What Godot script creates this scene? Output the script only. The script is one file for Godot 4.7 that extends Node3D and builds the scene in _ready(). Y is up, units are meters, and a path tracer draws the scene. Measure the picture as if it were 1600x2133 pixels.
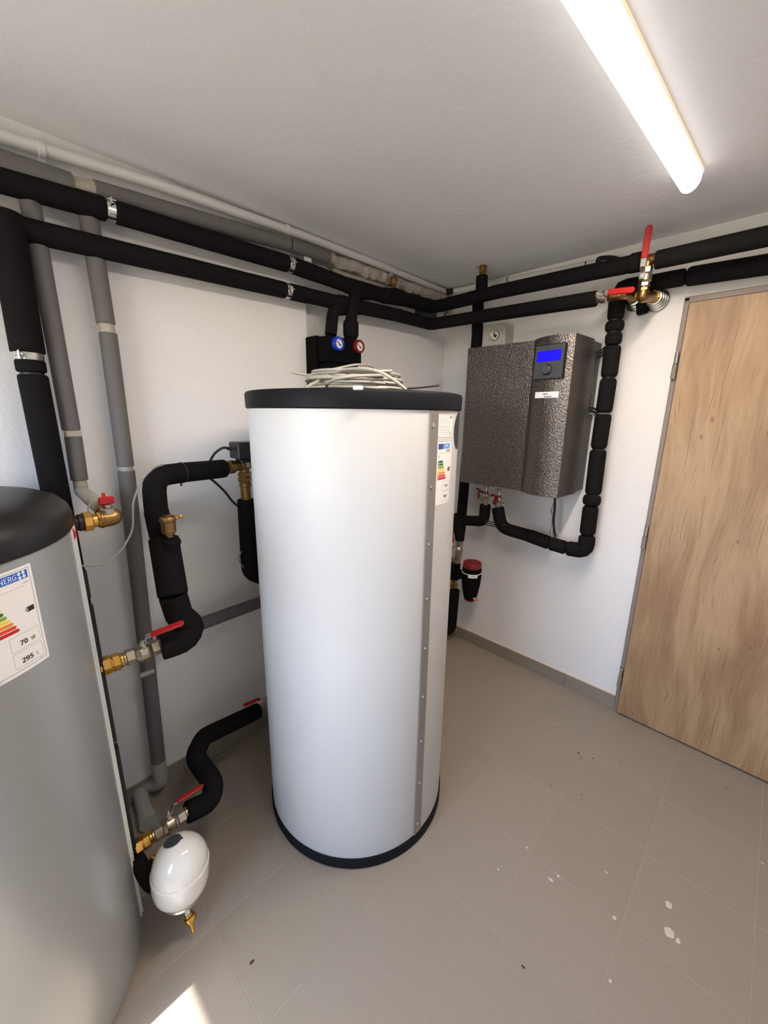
extends Node3D
# A boiler room: the corner of walls and pipes lies at the origin, wall_left is x = 0, wall_back is z = 0, y is up.

var org := Vector3.ZERO
var M := {}
var used := {}

# ---------- mesh helpers ----------
func sf() -> SurfaceTool:
	var st := SurfaceTool.new()
	st.begin(Mesh.PRIMITIVE_TRIANGLES)
	return st

func vt(st: SurfaceTool, p: Vector3, n: Vector3, uv := Vector2.ZERO) -> void:
	st.set_normal(n)
	st.set_uv(uv)
	st.add_vertex(p - org)

func tri(st: SurfaceTool, a: Vector3, b: Vector3, c: Vector3) -> void:
	var n := (b - a).cross(c - a)
	if n.length() < 1e-14:
		return
	n = n.normalized()
	vt(st, a, n); vt(st, c, n); vt(st, b, n)

func quad(st: SurfaceTool, a: Vector3, b: Vector3, c: Vector3, d: Vector3) -> void:
	tri(st, a, b, c); tri(st, a, c, d)

func oq(st: SurfaceTool, ctr: Vector3, a: Vector3, b: Vector3, c: Vector3, d: Vector3) -> void:
	if (b - a).cross(c - a).dot((a + b + c) / 3.0 - ctr) < 0:
		quad(st, a, d, c, b)
	else:
		quad(st, a, b, c, d)

func quv(st: SurfaceTool, a: Vector3, b: Vector3, c: Vector3, d: Vector3, u0 := 0.0, v0 := 0.0, u1 := 1.0, v1 := 1.0) -> void:
	# a lower left, b lower right, c upper right, d upper left, seen from outside
	var n := (b - a).cross(c - a).normalized()
	var A := [a, c, b, a, d, c]
	var T := [Vector2(u0, v1), Vector2(u1, v0), Vector2(u1, v1), Vector2(u0, v1), Vector2(u0, v0), Vector2(u1, v0)]
	for i in 6:
		vt(st, A[i], n, T[i])

func axis(p: Vector3, y: Vector3, hint := Vector3(0.31, 0.2, 0.93)) -> Transform3D:
	y = y.normalized()
	var x := y.cross(hint)
	if x.length() < 0.05:
		x = y.cross(Vector3(1, 0, 0))
	x = x.normalized()
	return Transform3D(Basis(x, y, x.cross(y)), p)

func lathe(st: SurfaceTool, prof: Array, at: Transform3D, n := 32, flat := false) -> void:
	var nr := []
	for i in prof.size() - 1:
		var d: Vector2 = prof[i + 1] - prof[i]
		nr.append(Vector2(d.y, -d.x).normalized())
	for i in prof.size() - 1:
		var n0: Vector2 = nr[i]
		var n1: Vector2 = nr[i]
		if i > 0 and nr[i - 1].dot(nr[i]) > 0.75:
			n0 = (nr[i - 1] + nr[i]).normalized()
		if i < nr.size() - 1 and nr[i + 1].dot(nr[i]) > 0.75:
			n1 = (nr[i + 1] + nr[i]).normalized()
		var p0: Vector2 = prof[i]
		var p1: Vector2 = prof[i + 1]
		for k in n:
			var a := TAU * k / n
			var b := TAU * (k + 1) / n
			var ca := Vector3(cos(a), 0, sin(a))
			var cb := Vector3(cos(b), 0, sin(b))
			var m := Vector3(cos((a + b) / 2), 0, sin((a + b) / 2))
			var y0 := Vector3(0, p0.y, 0)
			var y1 := Vector3(0, p1.y, 0)
			var q := [ca * p0.x + y0, ca * p1.x + y1, cb * p1.x + y1, cb * p0.x + y0]
			var d := [ca * n0.x + Vector3(0, n0.y, 0), ca * n1.x + Vector3(0, n1.y, 0), cb * n1.x + Vector3(0, n1.y, 0), cb * n0.x + Vector3(0, n0.y, 0)]
			if flat:
				var f: Vector3 = m * nr[i].x + Vector3(0, nr[i].y, 0)
				d = [f, f, f, f]
			var order := [0, 2, 1, 0, 3, 2]
			if p0.x < 1e-6:
				order = [0, 2, 1]
			elif p1.x < 1e-6:
				order = [0, 3, 1]
			for j in order:
				vt(st, at * q[j], (at.basis * d[j]).normalized(), Vector2(float(k) / n, float(i) / prof.size()))

func tube(st: SurfaceTool, pts: Array, rad, n := 16, caps := true) -> void:
	var c := pts.size()
	var tan := []
	for i in c:
		var t: Vector3 = pts[min(i + 1, c - 1)] - pts[max(i - 1, 0)]
		tan.append(t.normalized())
	var u: Vector3 = axis(Vector3.ZERO, tan[0]).basis.x
	var rings := []
	var nors := []
	for i in c:
		u = (u - tan[i] * u.dot(tan[i])).normalized()
		var w: Vector3 = tan[i].cross(u)
		var r: float = rad[i] if rad is Array else rad
		var slope := 0.0
		if rad is Array:
			var i0: int = max(i - 1, 0)
			var i1: int = min(i + 1, c - 1)
			var ds: float = (pts[i1] - pts[i0]).length()
			slope = (rad[i1] - rad[i0]) / max(ds, 1e-6)
		var ring := []
		var nn := []
		for k in n:
			var a := TAU * k / n
			var e: Vector3 = u * cos(a) + w * sin(a)
			ring.append(pts[i] + e * r)
			nn.append((e - tan[i] * slope).normalized())
		rings.append(ring)
		nors.append(nn)
	for i in c - 1:
		for k in n:
			var l := (k + 1) % n
			var q := [rings[i][k], rings[i][l], rings[i + 1][l], rings[i + 1][k]]
			var d := [nors[i][k], nors[i][l], nors[i + 1][l], nors[i + 1][k]]
			for j in [0, 2, 1, 0, 3, 2]:
				vt(st, q[j], d[j])
	if caps:
		for k in n:
			var l := (k + 1) % n
			tri(st, pts[0], rings[0][l], rings[0][k])
			tri(st, pts[c - 1], rings[c - 1][k], rings[c - 1][l])

func bend(pts: Array, r: float, n := 7) -> Array:
	var out := [pts[0]]
	for i in range(1, pts.size() - 1):
		var p: Vector3 = pts[i]
		var a: Vector3 = pts[i - 1] - p
		var b: Vector3 = pts[i + 1] - p
		var ang := a.angle_to(b)
		if ang > PI - 0.05:
			out.append(p)
			continue
		var d: float = min(r / tan(ang / 2), min(a.length(), b.length()) * 0.48)
		var s := p + a.normalized() * d
		var e := p + b.normalized() * d
		for k in n + 1:
			var t := float(k) / n
			out.append(s * (1 - t) * (1 - t) + p * 2 * t * (1 - t) + e * t * t)
	out.append(pts[-1])
	return out

func spline(pts: Array, n := 8) -> Array:
	var out := []
	for i in pts.size() - 1:
		var a: Vector3 = pts[max(i - 1, 0)]
		var b: Vector3 = pts[i]
		var c: Vector3 = pts[i + 1]
		var d: Vector3 = pts[min(i + 2, pts.size() - 1)]
		for k in n:
			out.append(b.cubic_interpolate(c, a, d, float(k) / n))
	out.append(pts[-1])
	return out

func plen(pts: Array) -> float:
	var s := 0.0
	for i in pts.size() - 1:
		s += (pts[i + 1] - pts[i]).length()
	return s

func at_len(pts: Array, s: float) -> Vector3:
	for i in pts.size() - 1:
		var d: float = (pts[i + 1] - pts[i]).length()
		if s <= d or i == pts.size() - 2:
			return pts[i].lerp(pts[i + 1], clamp(s / max(d, 1e-9), 0.0, 1.0))
		s -= d
	return pts[-1]

func cut(pts: Array, s0: float, s1: float, step := 0.012) -> Array:
	var out := []
	var n: int = max(2, int((s1 - s0) / step))
	for k in n + 1:
		out.append(at_len(pts, s0 + (s1 - s0) * k / n))
	return out

func sleeve(st: SurfaceTool, pts: Array, r: float, e := 0.008, n := 20, pinch := 0.72) -> void:
	# a length of foam with rounded ends
	var l := plen(pts)
	e = min(e, l * 0.4)
	var ss := []
	for f in [0.0, 0.06, 0.2, 0.45, 0.75]:
		ss.append(e * f)
	var m: int = max(2, int((l - 2 * e) / 0.015))
	for k in m + 1:
		ss.append(e + (l - 2 * e) * k / m)
	for f in [0.75, 0.45, 0.2, 0.06, 0.0]:
		ss.append(l - e * f)
	var p := []
	var rr := []
	for s in ss:
		p.append(at_len(pts, s))
		var d: float = min(s, l - s)
		var t: float = clamp(1.0 - d / e, 0.0, 1.0)
		rr.append(r * (pinch + (1.0 - pinch) * sqrt(1.0 - t * t)))
	tube(st, p, rr, n)

func rbox(st: SurfaceTool, c: Vector3, size: Vector3, b := 0.002, basis := Basis()) -> void:
	var h := size / 2
	var P := {}
	for sx in [-1, 1]:
		for sy in [-1, 1]:
			for sz in [-1, 1]:
				for a in 3:
					var v := Vector3(sx * (h.x - b), sy * (h.y - b), sz * (h.z - b))
					v[a] = [sx, sy, sz][a] * h[a]
					P[[sx, sy, sz, a]] = c + basis * v
	for a in 3:
		var o := (a + 1) % 3
		var w := (a + 2) % 3
		for s in [-1, 1]:
			var q := []
			for m in [[-1, -1], [1, -1], [1, 1], [-1, 1]]:
				var k := [0, 0, 0]
				k[a] = s; k[o] = m[0]; k[w] = m[1]
				q.append(P[[k[0], k[1], k[2], a]])
			oq(st, c, q[0], q[1], q[2], q[3])
			for s2 in [-1, 1]:      # the edge between face a (sign s) and face o (sign s2)
				var k0 := [0, 0, 0]
				k0[a] = s; k0[o] = s2; k0[w] = -1
				var k1 := k0.duplicate()
				k1[w] = 1
				oq(st, c, P[[k0[0], k0[1], k0[2], a]], P[[k1[0], k1[1], k1[2], a]], P[[k1[0], k1[1], k1[2], o]], P[[k0[0], k0[1], k0[2], o]])
	for sx in [-1, 1]:
		for sy in [-1, 1]:
			for sz in [-1, 1]:
				var a: Vector3 = P[[sx, sy, sz, 0]]
				var b2: Vector3 = P[[sx, sy, sz, 1]]
				var d: Vector3 = P[[sx, sy, sz, 2]]
				if (b2 - a).cross(d - a).dot(a - c) < 0:
					tri(st, a, d, b2)
				else:
					tri(st, a, b2, d)

func box3(st: SurfaceTool, lo: Vector3, hi: Vector3, b := 0.001) -> void:
	rbox(st, (lo + hi) / 2, hi - lo, b)

func extrude(st: SurfaceTool, poly: PackedVector2Array, z0: float, z1: float, at: Transform3D) -> void:
	var area := 0.0
	for i in poly.size():
		area += poly[i].cross(poly[(i + 1) % poly.size()])
	if area < 0:
		poly.reverse()      # now counterclockwise seen from +z
	var idx := Geometry2D.triangulate_polygon(poly)
	for i in range(0, idx.size(), 3):
		var a := poly[idx[i]]
		var b := poly[idx[i + 1]]
		var c := poly[idx[i + 2]]
		if (b - a).cross(c - a) < 0:
			var t := b
			b = c
			c = t
		tri(st, at * Vector3(a.x, a.y, z1), at * Vector3(b.x, b.y, z1), at * Vector3(c.x, c.y, z1))
		tri(st, at * Vector3(a.x, a.y, z0), at * Vector3(c.x, c.y, z0), at * Vector3(b.x, b.y, z0))
	for i in poly.size():
		var a := poly[i]
		var b := poly[(i + 1) % poly.size()]
		quad(st, at * Vector3(a.x, a.y, z0), at * Vector3(b.x, b.y, z0), at * Vector3(b.x, b.y, z1), at * Vector3(a.x, a.y, z1))

func fit(st: SurfaceTool, p: Vector3, d: Vector3, segs: Array) -> Vector3:
	# turned and hexagonal pieces one after the other along d: [length, radius, sides (0 = round), end radius]
	d = d.normalized()
	for s in segs:
		var l: float = s[0]
		var r: float = s[1]
		var n: int = s[2] if s.size() > 2 else 0
		var r1: float = s[3] if s.size() > 3 else r
		var ch: float = min(0.0015, l * 0.2)
		var T := axis(p, d)
		lathe(st, [Vector2(0, 0), Vector2(r - ch, 0), Vector2(r, ch), Vector2(r1, l - ch), Vector2(r1 - ch, l), Vector2(0, l)], T, n if n > 0 else 24, n > 0)
		p += d * l
	return p

# ---------- scene helpers ----------
func numbered(n: String) -> String:
	if not used.has(n):
		used[n] = 0
		return n
	used[n] += 1
	return "%s_%03d" % [n, used[n]]

func metas(o: Node3D, label: String, cat: String, group := "", kind := "") -> void:
	o.set_meta("label", label)
	if cat: o.set_meta("category", cat)
	if group: o.set_meta("group", group)
	if kind: o.set_meta("kind", kind)

func thing(n: String, label: String, cat: String, at: Vector3, group := "", kind := "") -> Node3D:
	var o := Node3D.new()
	o.name = numbered(n)
	add_child(o)
	o.position = at
	org = at
	metas(o, label, cat, group, kind)
	return o

func solo(n: String, label: String, cat: String, at: Vector3, st: SurfaceTool, m: Material, group := "", kind := "") -> MeshInstance3D:
	var o := MeshInstance3D.new()
	o.name = numbered(n)
	o.mesh = st.commit()
	o.material_override = m
	add_child(o)
	o.position = at
	metas(o, label, cat, group, kind)
	return o

func part(root: Node3D, n: String, st: SurfaceTool, m: Material, label := "") -> MeshInstance3D:
	var o := MeshInstance3D.new()
	o.name = n
	o.mesh = st.commit()
	o.material_override = m
	root.add_child(o, true)
	if o.name != n:
		var k := 1
		while root.has_node("%s_%03d" % [n, k]):
			k += 1
		o.name = "%s_%03d" % [n, k]
	if label: o.set_meta("label", label)
	return o

func mat(n: String, c: Color, rough: float, metal := 0.0, nscale := 0.0, ntile := 8.0, tex := "") -> StandardMaterial3D:
	var m := StandardMaterial3D.new()
	m.resource_name = n
	m.albedo_color = c
	m.roughness = rough
	m.metallic = metal
	if nscale > 0.0:
		m.normal_enabled = true
		m.normal_texture = M[tex if tex else "bump_fine"]
		m.normal_scale = nscale
		m.uv1_triplanar = true
		m.uv1_scale = Vector3.ONE * ntile
	M[n] = m
	return m

func noise_image(w: int, freq: float, sd: int, oct := 4, typ := FastNoiseLite.TYPE_SIMPLEX_SMOOTH) -> Image:
	var f := FastNoiseLite.new()
	f.seed = sd
	f.noise_type = typ
	f.frequency = freq
	f.fractal_octaves = oct
	return f.get_seamless_image(w, w)

func bump(img: Image, strength: float) -> ImageTexture:
	img.convert(Image.FORMAT_RGBA8)
	img.bump_map_to_normal_map(strength)
	return ImageTexture.create_from_image(img)

func tint(sd: int, freq: float, lo: float, hi: float, w := 512, oct := 4) -> ImageTexture:
	var src := noise_image(w, freq, sd, oct)
	var img := Image.create(w, w, false, Image.FORMAT_RGB8)
	for y in w:
		for x in w:
			var v: float = lerp(lo, hi, src.get_pixel(x, y).r)
			img.set_pixel(x, y, Color(v, v, v))
	return ImageTexture.create_from_image(img)

func flat_text(root: Node3D, n: String, s: String, h: float, font: Font, m: Material, place: Callable) -> void:
	# lettering of cap height h; place() maps (x right, y up, z out), centred, to the thing's surface
	var tm := TextMesh.new()
	tm.text = s
	tm.font = font
	tm.font_size = 40
	tm.pixel_size = h / (40 * 0.714)
	tm.depth = 0.0003
	tm.curve_step = 1.0
	var arr := tm.get_mesh_arrays()
	var v: PackedVector3Array = arr[Mesh.ARRAY_VERTEX]
	var ix: PackedInt32Array = arr[Mesh.ARRAY_INDEX] if arr[Mesh.ARRAY_INDEX] != null else PackedInt32Array(range(v.size()))
	var lo := Vector3.INF
	var hi := -Vector3.INF
	for p in v:
		lo = lo.min(p)
		hi = hi.max(p)
	var c := (lo + hi) / 2
	var st := sf()
	for i in range(0, ix.size(), 3):
		tri(st, place.call(v[ix[i]] - c), place.call(v[ix[i + 2]] - c), place.call(v[ix[i + 1]] - c))
	part(root, n, st, m)

func sheet(st: SurfaceTool, c: Vector2, R: float, th0: float, th1: float, y0: float, y1: float, out: float, n := 16) -> void:
	# a thin curved sheet on a cylinder, from th0 (its left, seen from outside) to th1 (its right), with the thickness out
	for i in n:
		var a: float = lerp(th0, th1, float(i) / n)
		var b: float = lerp(th0, th1, float(i + 1) / n)
		var na := Vector3(cos(a), 0, sin(a))
		var nb := Vector3(cos(b), 0, sin(b))
		var o := Vector3(c.x, 0, c.y)
		var r := R + out
		var q := [o + na * r + Vector3(0, y0, 0), o + nb * r + Vector3(0, y0, 0), o + nb * r + Vector3(0, y1, 0), o + na * r + Vector3(0, y1, 0)]
		var uv := [Vector2(float(i) / n, 1), Vector2(float(i + 1) / n, 1), Vector2(float(i + 1) / n, 0), Vector2(float(i) / n, 0)]
		var nn := [na, nb, nb, na]
		for j in [0, 2, 1, 0, 3, 2]:
			vt(st, q[j], nn[j], uv[j])
		var qi := [o + na * R + Vector3(0, y0, 0), o + nb * R + Vector3(0, y0, 0), o + nb * R + Vector3(0, y1, 0), o + na * R + Vector3(0, y1, 0)]
		quad(st, q[3], q[2], qi[2], qi[3])
		quad(st, qi[0], qi[1], q[1], q[0])
		if i == 0:
			quad(st, qi[0], q[0], q[3], qi[3])
		if i == n - 1:
			quad(st, q[1], qi[1], qi[2], q[2])

func clamp_ring(root: Node3D, p: Vector3, d: Vector3, r: float, out: Vector3) -> void:
	# a zinc pipe clip: band with two beads, ear and screw
	var st := sf()
	var T := axis(p - d.normalized() * 0.011, d)
	var pr := [Vector2(r - 0.003, 0), Vector2(r + 0.001, 0), Vector2(r + 0.002, 0.003), Vector2(r + 0.001, 0.007), Vector2(r + 0.002, 0.011), Vector2(r + 0.001, 0.015), Vector2(r + 0.002, 0.019), Vector2(r + 0.001, 0.022), Vector2(r - 0.003, 0.022)]
	lathe(st, pr, T, 28)
	var band := part(root, "pipe_clamp", st, M.zinc, "bright zinc pipe clamp")
	st = sf()
	var o := (out - d.normalized() * out.dot(d.normalized())).normalized()
	var w := d.normalized().cross(o)
	rbox(st, p + o * (r + 0.007), Vector3(0.022, 0.014, 0.004), 0.001, Basis(d.normalized(), o, w))
	fit(st, p + o * (r + 0.008) - w * 0.008, w, [[0.004, 0.006, 6], [0.012, 0.003], [0.003, 0.005, 6]])
	part(band, "clamp_screw", st, M.zinc)

func lever(root: Node3D, stem: Vector3, dir: Vector3, out: Vector3, l: float, lift: float, w := 0.018, gl := 0.085, reach := 0.032) -> void:
	# a ball valve's bent steel lever with a red plastic grip and its nut
	dir = dir.normalized()
	out = (out - dir * out.dot(dir)).normalized()
	var side := dir.cross(out)
	var st := sf()
	var a := stem - dir * 0.008
	var b := stem + dir * reach * 0.4
	var c := stem + dir * reach + out * lift
	var e := stem + dir * l + out * (lift * 1.15)
	for s in [[a, b], [b, c], [c, e]]:
		var t: Vector3 = (s[1] - s[0]).normalized()
		var o2 := side.cross(t)
		rbox(st, (s[0] + s[1]) / 2, Vector3((s[1] - s[0]).length() + 0.002, 0.0025, w * 0.82), 0.0006, Basis(t, -o2, side))
	var arm := part(root, "lever_arm", st, M.chrome)
	st = sf()
	fit(st, stem - out * 0.012, out, [[0.012, 0.008], [0.003, 0.009, 6], [0.005, 0.007, 6], [0.004, 0.003]])
	part(arm, "lever_nut", st, M.zinc)
	st = sf()
	var t2 := (e - c).normalized()
	var o3 := side.cross(t2)
	var m := e - t2 * (gl / 2 - 0.004)
	rbox(st, m, Vector3(gl, 0.0075, w), 0.0028, Basis(t2, -o3, side))
	lathe(st, [Vector2(0, -0.0036), Vector2(w / 2 - 0.002, -0.0036), Vector2(w / 2, -0.0018), Vector2(w / 2, 0.0018), Vector2(w / 2 - 0.002, 0.0036), Vector2(0, 0.0036)], axis(m + t2 * (gl / 2), o3), 20)
	part(arm, "lever_grip", st, M.red, "red plastic grip")

func ball_valve(n: String, label: String, p0: Vector3, p1: Vector3, r: float, ldir: Vector3, lout: Vector3, llen: float, w := 0.02, front := []) -> Node3D:
	# nickel ball valve from p0 to p1; front: brass union pieces between p0 and the body
	var o := thing(n, label, "valve", p0)
	var d := (p1 - p0).normalized()
	var p := p0
	if front.size():
		var s2 := sf()
		p = fit(s2, p0, d, front)
		part(o, "brass_union", s2, M.brass, "brass union nuts")
	var l := (p1 - p).length()
	var st := sf()
	fit(st, p, d, [[l * 0.06, r * 0.8], [l * 0.22, r * 1.02, 6], [l * 0.12, r * 0.95, 0, r * 1.12], [l * 0.22, r * 1.14], [l * 0.1, r * 1.1, 0, r * 0.95], [l * 0.22, r * 1.02, 6], [l * 0.06, r * 0.82]])
	var stem := p + d * l * 0.5 + lout.normalized() * (r * 1.12 + 0.013)
	fit(st, p + d * l * 0.5, lout, [[r * 1.0, r * 0.6], [r * 0.3, r * 0.5]])
	part(o, "valve_body", st, M.nickel, "nickel plated body")
	lever(o, stem, ldir, lout, llen, 0.026, w, llen * 0.76, 0.016)
	return o

func vent(root_label: String, p: Vector3, k := 1.0, knob := Vector3(1, 0, 0)) -> void:
	# an automatic air vent: brass pot with cap and side nipple
	var o := thing("air_vent", root_label, "valve", p)
	var st := sf()
	fit(st, p, Vector3.UP, [[0.006 * k, 0.008 * k], [0.006 * k, 0.012 * k, 6], [0.026 * k, 0.0155 * k], [0.003 * k, 0.0175 * k], [0.009 * k, 0.0175 * k, 0, 0.016 * k], [0.003 * k, 0.011 * k]])
	part(o, "vent_body", st, M.brass_dark)
	st = sf()
	fit(st, p + Vector3(0, 0.042 * k, 0) + knob * 0.012 * k, knob, [[0.012 * k, 0.0035 * k], [0.007 * k, 0.0055 * k, 6]])
	part(o, "vent_nipple", st, M.brass)

func px(img: Image, x0: float, y0: float, x1: float, y1: float, c: Color, s: float) -> void:
	img.fill_rect(Rect2i(int(x0 * s), int(y0 * s), max(1, int((x1 - x0) * s)), max(1, int((y1 - y0) * s))), c)

func bar_arrow(img: Image, x0: float, y0: float, x1: float, h: float, c: Color, s: float, left := false) -> void:
	# a printed bar with a pointed end
	for j in int(h * s):
		var t := absf((j + 0.5) / (h * s) * 2 - 1)
		var tip := h * 0.42 * t
		if left:
			px(img, x0 + tip, y0 + j / s, x1, y0 + (j + 1) / s, c, s)
		else:
			px(img, x0, y0 + j / s, x1 - tip, y0 + (j + 1) / s, c, s)

func frame(img: Image, x0: float, y0: float, x1: float, y1: float, w: float, c: Color, s: float) -> void:
	px(img, x0 + 2, y0, x1 - 2, y0 + w, c, s)
	px(img, x0 + 2, y1 - w, x1 - 2, y1, c, s)
	px(img, x0, y0 + 2, x0 + w, y1 - 2, c, s)
	px(img, x1 - w, y0 + 2, x1, y1 - 2, c, s)
	for k in 8:
		var a := PI / 2 * k / 7
		for q in [[x0 + 2, y0 + 2, -1, -1], [x1 - 2, y0 + 2, 1, -1], [x1 - 2, y1 - 2, 1, 1], [x0 + 2, y1 - 2, -1, 1]]:
			var x: float = q[0] + q[2] * (2 - w / 2) * cos(a)
			var y: float = q[1] + q[3] * (2 - w / 2) * sin(a)
			px(img, x - w / 2, y - w / 2, x + w / 2, y + w / 2, c, s)

func scribble(img: Image, x0: float, y: float, x1: float, h: float, c: Color, s: float, rng: RandomNumberGenerator) -> void:
	# a line of print too small to read
	var x := x0
	while x < x1:
		var w := rng.randf_range(0.5, 1.6)
		px(img, x, y + rng.randf_range(0, h * 0.25), min(x + w, x1), y + h * rng.randf_range(0.7, 1.0), c, s)
		x += w + rng.randf_range(0.3, 0.9)

func picture(img: Image, rough := 0.45) -> StandardMaterial3D:
	var m := StandardMaterial3D.new()
	img.generate_mipmaps()
	m.albedo_texture = ImageTexture.create_from_image(img)
	m.roughness = rough
	return m
func _ready() -> void:
	# ---------- camera ----------
	var cam := Camera3D.new()
	cam.name = "camera"
	cam.fov = 104.297
	cam.near = 0.02
	cam.far = 60.0
	cam.position = Vector3(1.5919, 1.5193, 2.1853)
	cam.rotation = Vector3(-0.2402, 0.7732, 0.0127)
	add_child(cam)
	cam.make_current()
	# ---------- sky, sun, exposure ----------
	var env := Environment.new()
	var sky := Sky.new()
	var sm := ProceduralSkyMaterial.new()
	sm.sky_top_color = Color(0.57, 0.69, 0.85)
	sm.sky_horizon_color = Color(0.87, 0.88, 0.90)
	sm.ground_bottom_color = Color(0.56, 0.53, 0.46)
	sm.ground_horizon_color = Color(0.78, 0.77, 0.74)
	sm.sky_energy_multiplier = 1.0
	sky.sky_material = sm
	env.background_mode = Environment.BG_SKY
	env.sky = sky
	env.background_energy_multiplier = 21.0
	env.tonemap_mode = Environment.TONE_MAPPER_LINEAR
	env.tonemap_exposure = 1.0
	env.sdfgi_enabled = true
	env.ssao_enabled = true
	env.ssil_enabled = true
	var we := WorldEnvironment.new()
	we.name = "world"
	we.environment = env
	add_child(we)
	var sun := DirectionalLight3D.new()
	sun.name = "sun"
	sun.light_color = Color(1.0, 0.985, 0.95)
	sun.light_energy = 6.0
	sun.light_angular_distance = 0.6
	sun.shadow_enabled = true
	add_child(sun)
	sun.look_at_from_position(Vector3(0.9, 5, 6), Vector3(0.9, 5 - 1.344, 5), Vector3.UP)
	# ---------- materials ----------
	var H := 2.261
	M["bump_fine"] = bump(noise_image(512, 0.06, 3, 3), 3.0)
	M["bump_wall"] = bump(noise_image(512, 0.03, 5, 5), 4.0)
	M["bump_hammer"] = bump(noise_image(512, 0.045, 9, 2), 6.0)
	mat("wall_paint", Color(0.895, 0.89, 0.885), 0.9, 0.0, 0.25, 2.5, "bump_wall")
	mat("ceiling_paint", Color(0.91, 0.912, 0.925), 0.92, 0.0, 0.12, 1.6, "bump_wall")
	mat("raw_plaster", Color(0.68, 0.65, 0.61), 0.95, 0.0, 0.9, 5.0, "bump_wall")
	mat("foam", Color(0.095, 0.09, 0.092), 0.85, 0.0, 0.35, 14.0)
	mat("foam_grey", Color(0.40, 0.388, 0.38), 0.85, 0.0, 0.3, 14.0)
	mat("plastic_beige", Color(0.66, 0.63, 0.57), 0.5)
	mat("plastic_grey", Color(0.62, 0.62, 0.60), 0.4)
	mat("conduit_white", Color(0.85, 0.845, 0.835), 0.4)
	mat("black_plastic", Color(0.06, 0.06, 0.064), 0.5)
	mat("black_rubber", Color(0.06, 0.06, 0.06), 0.6)
	mat("cable_grey", Color(0.55, 0.545, 0.535), 0.5)
	mat("cable_pale", Color(0.72, 0.705, 0.66), 0.45)
	mat("zinc", Color(0.82, 0.82, 0.80), 0.25, 1.0, 0.1, 30.0)
	mat("chrome", Color(0.86, 0.86, 0.86), 0.16, 1.0)
	mat("nickel", Color(0.72, 0.68, 0.62), 0.32, 1.0, 0.15, 40.0)
	mat("brass", Color(0.86, 0.68, 0.36), 0.24, 1.0, 0.08, 30.0)
	mat("brass_dark", Color(0.58, 0.45, 0.28), 0.36, 1.0, 0.12, 30.0)
	mat("copper", Color(0.80, 0.50, 0.36), 0.3, 1.0)
	mat("red", Color(0.66, 0.035, 0.06), 0.42)
	mat("red_dark", Color(0.45, 0.03, 0.07), 0.45)
	mat("blue", Color(0.05, 0.22, 0.70), 0.4)
	mat("dial_white", Color(0.88, 0.88, 0.86), 0.4)
	mat("ink", Color(0.05, 0.05, 0.055), 0.6)
	mat("ink_grey", Color(0.35, 0.35, 0.36), 0.6)
	mat("print_white", Color(0.93, 0.94, 0.95), 0.5)
	mat("tank_white", Color(0.825, 0.82, 0.808), 0.42, 0.0, 0.05, 6.0)
	mat("tank_rim", Color(0.085, 0.09, 0.105), 0.5, 0.0, 0.1, 20.0)
	M.tank_rim.metallic_specular = 0.25
	M.foam.metallic_specular = 0.2
	mat("tank_grey", Color(0.63, 0.635, 0.63), 0.33, 0.3, 0.05, 10.0)
	mat("lid_brown", Color(0.062, 0.044, 0.037), 0.44, 0.0, 0.05, 12.0)
	mat("strip_alu", Color(0.60, 0.585, 0.57), 0.42, 0.55, 0.05, 20.0)
	mat("edge_light", Color(0.86, 0.87, 0.86), 0.35, 0.1)
	mat("rosette", Color(0.62, 0.62, 0.61), 0.24, 1.0)
	mat("vessel_white", Color(0.90, 0.885, 0.85), 0.12)
	M.vessel_white.clearcoat_enabled = true
	M.vessel_white.clearcoat = 0.6
	M.vessel_white.clearcoat_roughness = 0.05
	mat("slate", Color(0.20, 0.22, 0.23), 0.45)
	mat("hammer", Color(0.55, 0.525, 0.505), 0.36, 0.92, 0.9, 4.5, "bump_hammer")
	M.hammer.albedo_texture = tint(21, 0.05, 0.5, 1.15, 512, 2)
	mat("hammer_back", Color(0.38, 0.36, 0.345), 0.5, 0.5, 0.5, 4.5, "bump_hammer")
	mat("panel_dark", Color(0.29, 0.295, 0.32), 0.4)
	mat("frame_taupe", Color(0.52, 0.47, 0.44), 0.5)
	mat("hinge_steel", Color(0.62, 0.58, 0.54), 0.3, 0.8)
	mat("thermostat_box", Color(0.74, 0.73, 0.70), 0.5)
	mat("epp", Color(0.05, 0.05, 0.052), 0.9, 0.0, 0.3, 20.0)
	M.epp.metallic_specular = 0.2
	var lb := mat("lamp_base", Color(0.93, 0.89, 0.82), 0.4)
	lb.emission_enabled = true
	lb.emission = Color(1.0, 0.86, 0.70)
	lb.emission_energy_multiplier = 0.6
	var lamp_mat := mat("lamp_glow", Color(1, 1, 1), 0.5)
	lamp_mat.emission_enabled = true
	lamp_mat.emission = Color(1.0, 0.985, 0.975)
	lamp_mat.emission_energy_multiplier = 2.6
	var lcd := mat("lcd", Color(0.02, 0.02, 0.2), 0.3)
	lcd.emission_enabled = true
	lcd.emission = Color(0.10, 0.04, 1.0)
	lcd.emission_energy_multiplier = 0.95
	# tile materials: three tones of the same speckled taupe stoneware
	var speck := tint(31, 0.22, 0.90, 1.06, 512, 3)
	for k in 3:
		var t := mat("tile_%d" % k, [Color(0.575, 0.532, 0.482), Color(0.571, 0.529, 0.478), Color(0.579, 0.536, 0.486)][k], 0.55, 0.0, 0.12, 3.0)
		t.albedo_texture = speck
		t.uv1_world_triplanar = true
	mat("grout", Color(0.68, 0.64, 0.58), 0.9)
	mat("skirting_tile", Color(0.55, 0.515, 0.47), 0.5, 0.0, 0.1, 3.0)
	M.skirting_tile.albedo_texture = speck
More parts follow.
